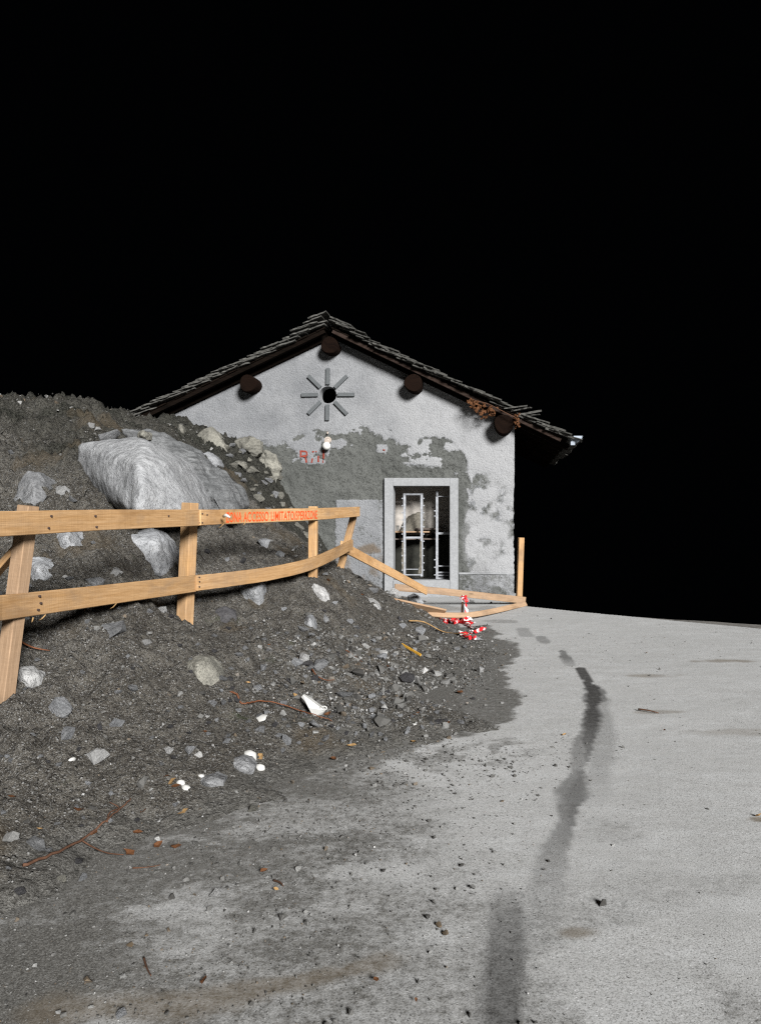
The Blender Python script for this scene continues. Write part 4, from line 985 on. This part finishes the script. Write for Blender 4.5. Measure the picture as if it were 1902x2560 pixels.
outline_rock('flat pale rock at the end of the tape heap', [(1118, 1582), (1135, 1575), (1155, 1584), (1162, 1595), (1140, 1600), (1122, 1594)], .2, [(1140, 1587, .4)], 'granite_pale', 3, .01, 8, Y=9.95, name='rock')

# simple angular stones
def hull_mesh(name, seed, n=13, flat=.7, cuts=1, amp=.05):
    r = random.Random(seed); bm = bmesh.new(); vs = []
    for k in range(n):
        v = Vector((r.gauss(0, 1), r.gauss(0, 1), r.gauss(0, 1))).normalized() * r.uniform(.85, 1.1); vs.append(bm.verts.new((v.x * .5, v.y * .42, v.z * .5 * flat)))
    q = bmesh.ops.convex_hull(bm, input=vs)
    bmesh.ops.delete(bm, geom=list({g for g in q['geom_interior'] + q['geom_unused'] if isinstance(g, bmesh.types.BMVert)}), context='VERTS')
    if cuts: rough_rock(bm, cuts, amp, 3.5, seed * 1.7)
    me = bpy.data.meshes.new(name); bm.to_mesh(me); bm.free(); me.polygons.foreach_set('use_smooth', [bool(cuts)] * len(me.polygons))
    if cuts: me.set_sharp_from_angle(angle=math.radians(32))
    return me
KINDS = ['granite_pale', 'granite_mid', 'stone_dark', 'stone_white', 'mortar_lump']
stone_me = {k: [] for k in KINDS}
for ki, kd in enumerate(KINDS):
    for s in range(5):
        m_ = hull_mesh('stone', 300 + ki * 20 + s, rnd.choice((11, 13, 16)), rnd.uniform(.55, .85), 2, .045); m_.materials.append(M[kd]); stone_me[kd].append(m_)
def stone(px, py, wpx, kd, label, group=None, name='stone', sink=.28, hr=1.0):
    p = hit(px, py + wpx * .25); s = wpx * p.y / F; o = bpy.data.objects.new(name, rnd.choice(stone_me[kd])); COL.objects.link(o)
    o.location = Vector((p.x, p.y + s * .1, hz(p.x, p.y + s * .1) + s * (.33 - sink) * hr)); o.scale = (s * 1.05, s * rnd.uniform(.8, 1.2), s * hr * rnd.uniform(.85, 1.15))
    o.rotation_euler = (rnd.uniform(-.5, .5), rnd.uniform(-.5, .5), rnd.uniform(0, 6.28)); tag(o, label, 'stone', group); return o
for a in [(138, 1766, 74, 'granite_pale', 'pale oblong stone below the white faceted rock'), (239, 1888, 58, 'stone_white', 'smooth whitish stone lying low on the slope beside a small white shard'),
          (420, 1874, 32, 'stone_white', 'speckled white stone beside an angular grey one'), (476, 1874, 38, 'granite_pale', 'angular grey stone beside the speckled white one'),
          (1201, 1671, 40, 'stone_white', 'flat white cobble at the outer toe of the slope'), (405, 1525, 28, 'stone_white', 'pale pointed stone in the soil beside the square post foot'),
          (366, 1605, 26, 'stone_white', 'small bright white stone below the bottom rail'), (280, 1566, 78, 'granite_mid', 'broad flat grey stone buried below the bottom rail'),
          (290, 1435, 36, 'stone_white', 'small pale stone lying between the rails'), (240, 1448, 50, 'granite_mid', 'dark rimmed flat stone lying between the rails'), (85, 2110, 60, 'granite_mid', 'grey stone half sunk beside the twig'),
          (195, 2150, 32, 'stone_dark', 'dark stone casting a shadow just below the twig'), (205, 2190, 34, 'granite_pale', 'pale round stone on the damp road margin'), (152, 2200, 30, 'mortar_lump', 'tan stone next to the pale round one on the road margin'),
          (538, 2230, 44, 'stone_white', 'pale lumpy stone alone on the damp road'), (302, 2536, 38, 'granite_pale', 'pale stone on the brown stained part of the road'), (50, 2228, 34, 'stone_dark', 'dark clod like stone on the damp road margin'),
          (630, 2022, 30, 'mortar_lump', 'rounded tan pebble where the slope meets the road'), (660, 1355, 46, 'granite_pale', 'streaked pale rock under the lettered rail'), (700, 1380, 40, 'granite_pale', 'grey rock next to the streaked one under the lettered rail'),
          (760, 1650, 34, 'stone_white', 'cream coloured stone among the gravel'), (860, 1730, 46, 'granite_mid', 'upright grey stone beside the white broken basin'), (1183, 1746, 16, 'stone_dark', 'small black stone on the silt at the slope toe'),
          (1095, 1802, 20, 'stone_dark', 'dark round pebble on the silt apron'), (1112, 1798, 18, 'stone_dark', 'black pebble touching the dark round one'), (1196, 1594, 20, 'granite_pale', 'small pale rock standing by the tape end'),
          (1179, 1502, 24, 'stone_white', 'white rounded rock behind the sagging rail by the wall'), (1226, 1506, 16, 'granite_mid', 'little grey stone by the wall foot behind the rail'), (951, 1452, 26, 'granite_pale', 'round grey rock by the door jamb foot'), (930, 1446, 18, 'granite_pale', 'small pale rock next to the round grey one'),
          (985, 1478, 44, 'stone_white', 'white rock under the end of the sagging rail'), (930, 1470, 34, 'granite_mid', 'grey rock on the rubble before the door jamb'), (1005, 1560, 28, 'granite_pale', 'pale stone just below the loose plank'), (1050, 1572, 34, 'granite_pale', 'slanting grey stone near the tape heap'), (1095, 1600, 20, 'stone_white', 'thin white upright stone beside the tape'),
          (605, 1290, 46, 'granite_pale', 'pale stone behind the lettered rail'), (155, 1225, 44, 'stone_white', 'pale angular chip on the upper soil bank'), (225, 1063, 26, 'stone_white', 'small pale pebble on the crest of the bank'), (242, 1072, 22, 'stone_white', 'second pale pebble on the crest beside the first'), (270, 1085, 60, 'granite_mid', 'flat grey stone on the crest of the bank'),
          (180, 1250, 34, 'granite_mid', 'grey rock resting just above the top rail'), (30, 1130, 24, 'granite_mid', 'small grey stone stuck high in the soil bank'), (540, 1150, 26, 'stone_white', 'white stone chip in the rubble by the wall'), (585, 1165, 30, 'mortar_lump', 'broken mortar piece low in the rubble by the wall'), (530, 1095, 24, 'mortar_lump', 'small mortar piece under the eave rubble'), (735, 1290, 34, 'mortar_lump', 'knobbly mortar clod where the bank meets the render'), (770, 1335, 40, 'mortar_lump', 'broad mortar clod at the wall under the lettered rail end'), (700, 1235, 30, 'mortar_lump', 'pitted mortar clod higher along the buried wall'), (660, 1200, 28, 'granite_mid', 'grey stone in the dark gap beside the leaning mortar slab'), (625, 1180, 24, 'mortar_lump', 'loose mortar crumb in the dark gap below the crumbling chunk'), (805, 1390, 26, 'mortar_lump', 'mortar crumb at the wall behind the tilted post')]: stone(*a)
for k in range(34):
    t = rnd.random(); px = 560 + 190 * t + rnd.uniform(-28, 28); py = 1120 + 175 * t + rnd.uniform(-35, 40)
    stone(px, py, rnd.uniform(12, 34), rnd.choice(('mortar_lump', 'mortar_lump', 'granite_mid')), 'rubble lump in the dark gap along the buried wall', 'rubble lumps along the buried wall', name='rubble_lump', sink=.2)
# scattered look-alike stones
cnt = {'granite_pale': 0}
kinds = [('granite_pale', 'small pale grey stone scattered on the rubble bank', 'pale stones scattered over the bank', 75), ('granite_mid', 'small mid grey stone scattered on the rubble bank', 'grey stones scattered over the bank', 105), ('stone_dark', 'small dark stone scattered on the rubble bank', 'dark stones scattered over the bank', 50)]
taken = []
for kd, lb, gp_, num in kinds:
    n = 0
    while n < num:
        if rnd.random() < .55: px, py = rnd.uniform(520, 1180), rnd.uniform(1560, 1870)
        else: px, py = rnd.uniform(-40, 1120), rnd.uniform(1340, 2180)
        p = hit(px, py)
        if p.y > 14 or p.z < .03 or any((a - px) ** 2 + (b_ - py) ** 2 < 15 ** 2 for a, b_ in taken): continue
        w_ = min(46, 10 + rnd.paretovariate(2.0) * 5); nm = {'granite_pale': 'pale grey', 'granite_mid': 'mid grey', 'stone_dark': 'dark'}[kd]
        where = 'in the gravel fan' if (px > 640 and 1590 < py < 1850) else ('on the bank behind the fence rails' if p.x < -2.45 and py < 1500 else 'on the open soil slope below the fence')
        sz = 'fist sized' if w_ > 24 else ('small' if w_ > 17 else 'pebble sized')
        taken.append((px, py)); stone(px, py, w_, kd, sz + ' ' + nm + ' stone ' + where, nm + ' stones ' + where, sink=rnd.uniform(.1, .3)); n += 1
# gravel, too small to pick apart
gv = []
for s in range(14):
    m_ = hull_mesh('g', 700 + s, 9, rnd.uniform(.6, .9), 0); m_.calc_loop_triangles()
    gv.append((np.array([v.co for v in m_.vertices]), np.array([t.vertices for t in m_.loop_triangles]))); bpy.data.meshes.remove(m_)
def gravel(name, pts, label):
    VV, TT, tone, warm, off = [], [], [], [], 0
    for (x, y, z, s, t, w) in pts:
        bv, bt = gv[nrng.integers(14)]; an = nrng.uniform(0, 6.28, 3); ca, sa = math.cos(an[0]), math.sin(an[0]); cb, sb = math.cos(an[1]), math.sin(an[1])
        R = np.array([[ca, -sa, 0], [sa, ca, 0], [0, 0, 1]]) @ np.array([[1, 0, 0], [0, cb, -sb], [0, sb, cb]])
        VV.append((bv * s) @ R.T + (x, y, z)); TT.append(bt + off); off += len(bv); tone += [t] * len(bv); warm += [w] * len(bv)
    me = tri_mesh(name, np.concatenate(VV), np.concatenate(TT)); attr(me, 'tone', tone); attr(me, 'warm', warm)
    o = link(name, me, M['gravel']); tag(o, label, 'gravel', kind='stuff'); return o
pts = []
N = 230000
X_ = nrng.uniform(-6.5, .3, N); Y_ = 1.8 + (14.4 - 1.8) * nrng.random(N) ** 1.7
den = fbm(X_ * 1.1, Y_ * 1.1, 90, 3)
inx = np.clip(np.searchsorted(hx, X_), 0, len(hx) - 2); iny = np.clip(np.searchsorted(hy, Y_), 0, len(hy) - 2); Zs = HZ[iny, inx]
PX = VX + F * X_ / Y_; PY = VY - F * (Zs - EYE) / Y_
zone = np.exp(-(((PX - 880) / 260) ** 2 + ((PY - 1700) / 130) ** 2))
acc = nrng.random(N) < np.where(Zs > 1.25, .4, 1.0) * np.clip(.12 + .22 * den + .85 * zone, .015, 1) 
ok = acc & (Zs > -.01) & (PX > -60) & (PX < 1300) & (PY < 2650)
for i in np.nonzero(ok)[0]:
    y = Y_[i]; s = min(.085, (.0036 + .0010 * y) * (1 + nrng.pareto(2.3) * .8)) * (1.45 if zone[i] > .35 else 1)
    t = float(np.clip(nrng.normal(.45, .28), 0, 1)); pts.append((X_[i], y, max(0, Zs[i]) + s * .12, s, t, .55 if nrng.random() < .07 else 0))
gravel('gravel', pts, 'loose grey gravel strewn over the rubble bank')
pts = []
N = 9000
X_ = nrng.uniform(-2.2, 5.5, N); Y_ = 1.6 + 11 * nrng.random(N) ** 1.8; den = fbm(X_ * 1.5, Y_ * 1.5, 95, 3)
gxx, gyy = gw(1130, 1895)
for i in range(N):
    x, y = X_[i], Y_[i]; z_ = math.exp(-(((x - gxx) / .55) ** 2 + ((y - gyy) / .38) ** 2))
    if x > float(edge_x(np.array(y))) - .15 or nrng.random() > .10 + .22 * max(0, den[i]) + .9 * z_ + (.25 if x < -.9 and y < 4 else 0): continue
    s = (.0035 + .0009 * y) * (1 + nrng.pareto(3) * .6); s = min(s, .04); pts.append((x, y, s * .15, s, float(np.clip(nrng.normal(.6, .22), 0, 1)), .6 if nrng.random() < .12 else 0))
for i in range(5200):
    t_ = nrng.random(); k_ = min(int(t_ * (len(TOE) - 1)), len(TOE) - 2); f_ = t_ * (len(TOE) - 1) - k_
    x = TOE[k_][0] * (1 - f_) + TOE[k_ + 1][0] * f_ + abs(nrng.normal(0, .45)) * (1.5 if k_ < 4 else .45) - .15; y = TOE[k_][1] * (1 - f_) + TOE[k_ + 1][1] * f_ - abs(nrng.normal(0, .2)) * (1.6 if k_ < 4 else .5)
    s = (.0032 + .0008 * y) * (1 + nrng.pareto(2.4) * .8); s = min(s, .04); pts.append((x, y, s * .15, s, float(np.clip(nrng.normal(.42, .26), 0, 1)), .6 if nrng.random() < .1 else 0))
for i in range(2200):
    x, y = nrng.uniform(-2.2, .2), nrng.uniform(1.9, 3.4); s = min(.03, .004 * (1 + nrng.pareto(2.2)))
    if nrng.random() < .9 - .5 * (x + 1.2): pts.append((x, y, s * .15, s, float(np.clip(nrng.normal(.42, .28), 0, 1)), .6 if nrng.random() < .12 else 0))
for i in range(700):
    a, b_ = nrng.normal(gxx, .42), nrng.normal(gyy, .26); s = .006 * (1 + nrng.pareto(2.5)); pts.append((a, b_, .004, min(s, .035), float(np.clip(nrng.normal(.38, .2), 0, 1)), 0))
gravel('gravel', pts, 'thin sprinkle of grit lying on the pale road')

# ------------------------------------------------------------------ litter: shards, twigs, leaves
def shard(px, py, wpx, label, seed, cover=.55, tilt=.5, spin=0.0, ratio=.62, cut=.0):
    p = hit(px, py + wpx * .2); s = wpx * p.y / F / 2; r = random.Random(seed); n, m_ = 22, 6; V = []
    for layer in (0, 1):
        for j in range(m_):
            for i in range(n):
                a = 2 * math.pi * i / n; lim = 1 - cut * max(0, math.cos(a - 1.2)) - .18 * abs(math.sin(a * 2.5 + seed)) * (1 if math.cos(a - 1.2) > 0 else .1)
                q = j / (m_ - 1) * lim; V.append((math.cos(a) * q * s, math.sin(a) * q * s * ratio, s * cover * (1 - q * q) - layer * .004))
    Fc = []
    for layer in (0, 1):
        o_ = layer * m_ * n
        for j in range(m_ - 1):
            for i in range(n):
                f = (o_ + j * n + i, o_ + j * n + (i + 1) % n, o_ + (j + 1) * n + (i + 1) % n, o_ + (j + 1) * n + i); Fc.append(f if layer else f[::-1])
    for i in range(n): a = (m_ - 1) * n; Fc.append((a + i, a + (i + 1) % n, a + m_ * n + (i + 1) % n, a + m_ * n + i))
    me = mesh_pydata('porcelain_shard', V, Fc, True); bm = bmesh.new(); bm.from_mesh(me); bmesh.ops.remove_doubles(bm, verts=bm.verts, dist=1e-5); bmesh.ops.recalc_face_normals(bm, faces=bm.faces); bm.to_mesh(me); bm.free()
    o = link('porcelain_shard', me, M['porcelain']); o.location = p + Vector((0, 0, s * .12)); o.rotation_euler = (tilt, r.uniform(-.2, .2), spin); tag(o, label, 'shard'); return o
shard(650, 1788, 52, 'whole white oval shell shaped lid beside the red root', 1, .3, .45, -.5, .6)
shard(625, 1883, 44, 'white broken cup propped on the blocky grey stone', 2, .8, .9, .2, .8, .35)
shard(650, 1914, 32, 'white curved shard beside the blocky grey stone', 3, .6, .7, .1, .8, .5)
shard(452, 1954, 26, 'white curled shard tucked into dead brown leaves', 4, .8, .6, 0, .7)
shard(464, 1966, 30, 'larger white curled shard lying against dead leaves', 5, .6, .5, -.4, .7)
shard(503, 1938, 20, 'thin white shard behind the dark cracked stone', 6, .7, .8, .3, .7, .3)
shard(181, 1895, 22, 'small white crescent shard near the smooth whitish stone', 7, .5, .9, 1.2, .6, .5)
shard(132, 1872, 26, 'flat white fragment on the bare soil', 8, .2, .5, .3, .35, .4)
shard(580, 1938, 18, 'thin white sliver lying at the blocky stone foot', 9, .2, .3, -.2, .35)
shard(938, 1787, 14, 'white sliver at the edge of the gravel', 10, .2, .3, -.3, .5); shard(962, 1801, 22, 'curved white sliver on the silt near the gravel', 11, .25, .4, -.1, .4); shard(1038, 1807, 22, 'flat white chip alone on the silt apron', 12, .15, .3, -.1, .45)
shard(826, 1730, 14, 'small white chip among the gravel beside the upright stone', 13, .3, .6, .8, .45)
# broken basin with a spout ring
p = hit(790, 1790); s = p.y / F; e = empty('broken_basin', p); tag(e, 'angular white broken basin piece with a ring, on the gravel', 'shard')
V = [(-38, 4, 28), (-33, 3, 34), (-10, -2, 22), (4, -4, 12), (16, -8, 6), (24, -4, -4), (14, 2, -16), (-3, -3, -19), (-10, -8, -8), (-16, -10, 4), (-28, -2, 20)]
Vq = [Vector(v) * s + Vector((0, 0, .05)) for v in V]; Vb = [v + Vector((.004, .02, 0)) for v in Vq]; m_ = len(V)
me = mesh_pydata('basin_wall', Vq + Vb, [tuple(range(m_))[::-1], tuple(range(m_, 2 * m_))] + [(k, (k + 1) % m_, m_ + (k + 1) % m_, m_ + k) for k in range(m_)]); link('basin_wall', me, M['porcelain'], e)
rg = [Vector((20 + 8 * math.cos(t), -4, 2 + 4.5 * math.sin(t))) * s + Vector((0, 0, .05)) for t in np.linspace(0, 6.28, 16)]; link('ring', tube_mesh('ring', rg, [.005] * 16, 6), M['porcelain'], e)

def stick(name, pix, rad, mat, label, lift=.01, cat='twig', wob=0):
    pts = []
    for a, b_ in pix: q = hit(a, b_); q.z += lift + rnd.random() * lift; pts.append(q)
    pts = spline(pts, 5); r = [rad * (1 - .55 * i / (len(pts) - 1)) for i in range(len(pts))]
    for q in pts: q += Vector((rnd.uniform(-wob, wob), 0, rnd.uniform(-wob, wob)))
    o = link(name, tube_mesh(name, pts, r, 6), M[mat]); tag(o, label, cat); return o
tw = stick('twig', [(60, 2180), (130, 2150), (212, 2108), (258, 2072), (300, 2040), (328, 2013)], .007, 'twig', 'long forked brown twig lying across the foot of the bank', .02, wob=.003)
for pix in ([(205, 2112), (235, 2130), (270, 2144), (310, 2148)], [(268, 2066), (275, 2042), (298, 2030), (275, 2016)]):
    pts = [hit(*q) + Vector((0, 0, .02)) for q in pix]; pts = spline(pts, 4); link('branch', tube_mesh('branch', pts, [.0042 * (1 - .5 * i / len(pts)) for i in range(len(pts))], 5), M['twig'], tw)
rt = stick('root', [(576, 1740), (594, 1752), (600, 1766), (618, 1770), (650, 1768), (690, 1776), (740, 1786), (790, 1802), (832, 1812)], .0065, 'root_red', 'long reddish root trailing across the gravel', .025, 'root', .004)
stick('twig', [(780, 1682), (792, 1700), (815, 1710), (835, 1713)], .006, 'root_red', 'short curved rust coloured twig on the gravel', .02)
stick('twig', [(865, 1630), (885, 1642), (905, 1660)], .004, 'root_red', 'fine reddish twig above the gravel', .012)
stick('twig', [(40, 1608), (80, 1628), (125, 1636)], .007, 'root_red', 'rusty twig beside the leaning post', .015)
stick('twig', [(1022, 1562), (1060, 1574), (1110, 1590), (1165, 1600)], .010, 'leaf_straw', 'straw coloured stick along the stones by the tape heap', .05)
stick('twig', [(332, 2176), (370, 2172), (402, 2168)], .004, 'twig', 'thin dark twig lying flat on the damp road', .006); stick('twig', [(360, 2400), (368, 2425), (378, 2448)], .004, 'twig', 'short dark twig on the mottled road', .006)
stick('twig', [(685, 2205), (700, 2213), (708, 2222)], .005, 'twig', 'short bent twig on the pale road', .006); stick('twig', [(1595, 1778), (1620, 1782), (1645, 1786)], .008, 'twig', 'brown twig on the far side of the road', .01)
a, b_ = hit(1004, 1618), hit(1052, 1646); d_ = (b_ - a)
o = board('stick', [a + Vector((0, 0, .03)), b_ + Vector((0, 0, .03))], (0, .3, 1), .028, .012, M['stick_yellow'], seed=31); tag(o, 'bright yellow flat stick lying on the slope', 'stick')
def leaf_mesh(seed, L=1.0):
    r = random.Random(seed); V = [(-.5, 0, 0), (-.2, .26, .05), (.12, .3, .1), (.5, .02, .16), (.15, -.27, .07), (-.2, -.22, .02), (0, 0, -.03)]
    V = [(x + r.uniform(-.06, .06), y + r.uniform(-.06, .06), z + r.uniform(-.09, .13)) for x, y, z in V]
    return mesh_pydata('leaf', V, [(0, 1, 6), (1, 2, 6), (2, 3, 6), (3, 4, 6), (4, 5, 6), (5, 0, 6)])
lm = []
for k in range(6): m_ = leaf_mesh(k); m_.materials.append(M['leaf_brown'] if k % 3 else M['leaf_straw']); lm.append(m_)
def leaf(px, py, wpx, label, k, group=None):
    q = hit(px, py); s = wpx * q.y / F; o = bpy.data.objects.new('dead_leaf', lm[k]); COL.objects.link(o); o.location = q + Vector((0, 0, .012 + s * .06)); o.scale = (s, s, s)
    o.rotation_euler = (rnd.uniform(-.5, .5), rnd.uniform(-.5, .5), rnd.uniform(0, 6.2)); tag(o, label if group is None else leaf_label(k, px, py), 'leaf', group)
leaf(200, 2032, 42, 'big curled russet leaf above the twig', 1)
GL = 'small dead leaf on the bank or road'
def lk(px, py):
    k = rnd.randrange(6); global GL
    return k, 'dead leaves blown about the ground'
def leaf_label(k, px, py):
    q = hit(px, py); return ('small curled brown' if k % 3 else 'small straw coloured') + ' dead leaf on the ' + ('soil bank' if q.z > .02 else 'silty road')
for px, py, w in [(432, 1962, 34), (418, 1948, 22), (440, 1972, 26), (652, 1898, 24), (322, 2140, 34), (235, 2090, 24), (345, 2088, 26), (358, 2036, 26), (458, 2038, 28), (440, 2125, 40), (395, 2120, 26), (835, 1902, 22), (880, 1870, 26), (1032, 1860, 22), (1012, 1740, 16), (970, 1670, 14), (512, 1835, 18), (620, 1712, 16), (670, 1618, 14), (820, 1790, 20),
                  (1040, 1790, 22), (1120, 1812, 12), (510, 2462, 28), (660, 2185, 22), (940, 2460, 22), (1040, 2510, 14), (1410, 1842, 14), (1660, 1830, 10), (30, 2000, 26), (480, 1660, 12), (740, 1745, 20), (690, 2230, 14), (905, 1490, 14), (820, 1455, 18), (870, 1462, 14), (1895, 2046, 22), (1150, 1736, 24), (100, 2080, 18)]: leaf(px, py, w, GL, *lk(px, py))

# dried creeper under the eave
cr = empty('dried_creeper', (wu(1215), WY - .3, wv(1020))); tag(cr, 'dried brown creeper hanging under the eave by the corner purlin', 'creeper')
VV, FF = [], []; r_ = random.Random(77)
def lf(px, py, Y, s):
    b0 = len(VV); c = P(px, py, Y); R = Matrix.Rotation(r_.uniform(0, 6.2), 3, 'Y') @ Matrix.Rotation(r_.uniform(-.8, .8), 3, 'Z') @ Matrix.Rotation(r_.uniform(-.7, .7), 3, 'X')
    for x, z, y in ((-.5, 0, 0), (0, .32, .08), (.5, 0, 0), (0, -.32, .08)): VV.append(c + R @ Vector((x * s, y * s, z * s)) - Vector(cr.location))
    FF.append((b0, b0 + 1, b0 + 2)); FF.append((b0, b0 + 2, b0 + 3))
for k in range(130):
    u = r_.random(); lf(1172 + u * 70 + r_.uniform(-4, 4), 998 + u * 22 + abs(r_.gauss(0, 1)) * (6 + 12 * math.sin(u * 3)), 14.25 + r_.uniform(-.15, .2), r_.uniform(.05, .10))
for k in range(40): lf(1290 + r_.uniform(-6, 8), 1040 + r_.uniform(-8, 32), 14.1 + r_.uniform(-.1, .1), r_.uniform(.03, .07))
m_ = mesh_pydata('foliage', VV, FF); o = link('foliage', m_, M['leaf_brown'], cr); o['kind'] = 'stuff'
pts = spline([P(1165, 992, 14.3), P(1190, 1002, 14.2), P(1220, 1010, 14.2), P(1250, 1025, 14.1), P(1290, 1045, 14.05)], 5); m_ = tube_mesh('stem', [p_ - Vector(cr.location) for p_ in pts], [.008] * len(pts), 5); link('stem', m_, M['twig'], cr)
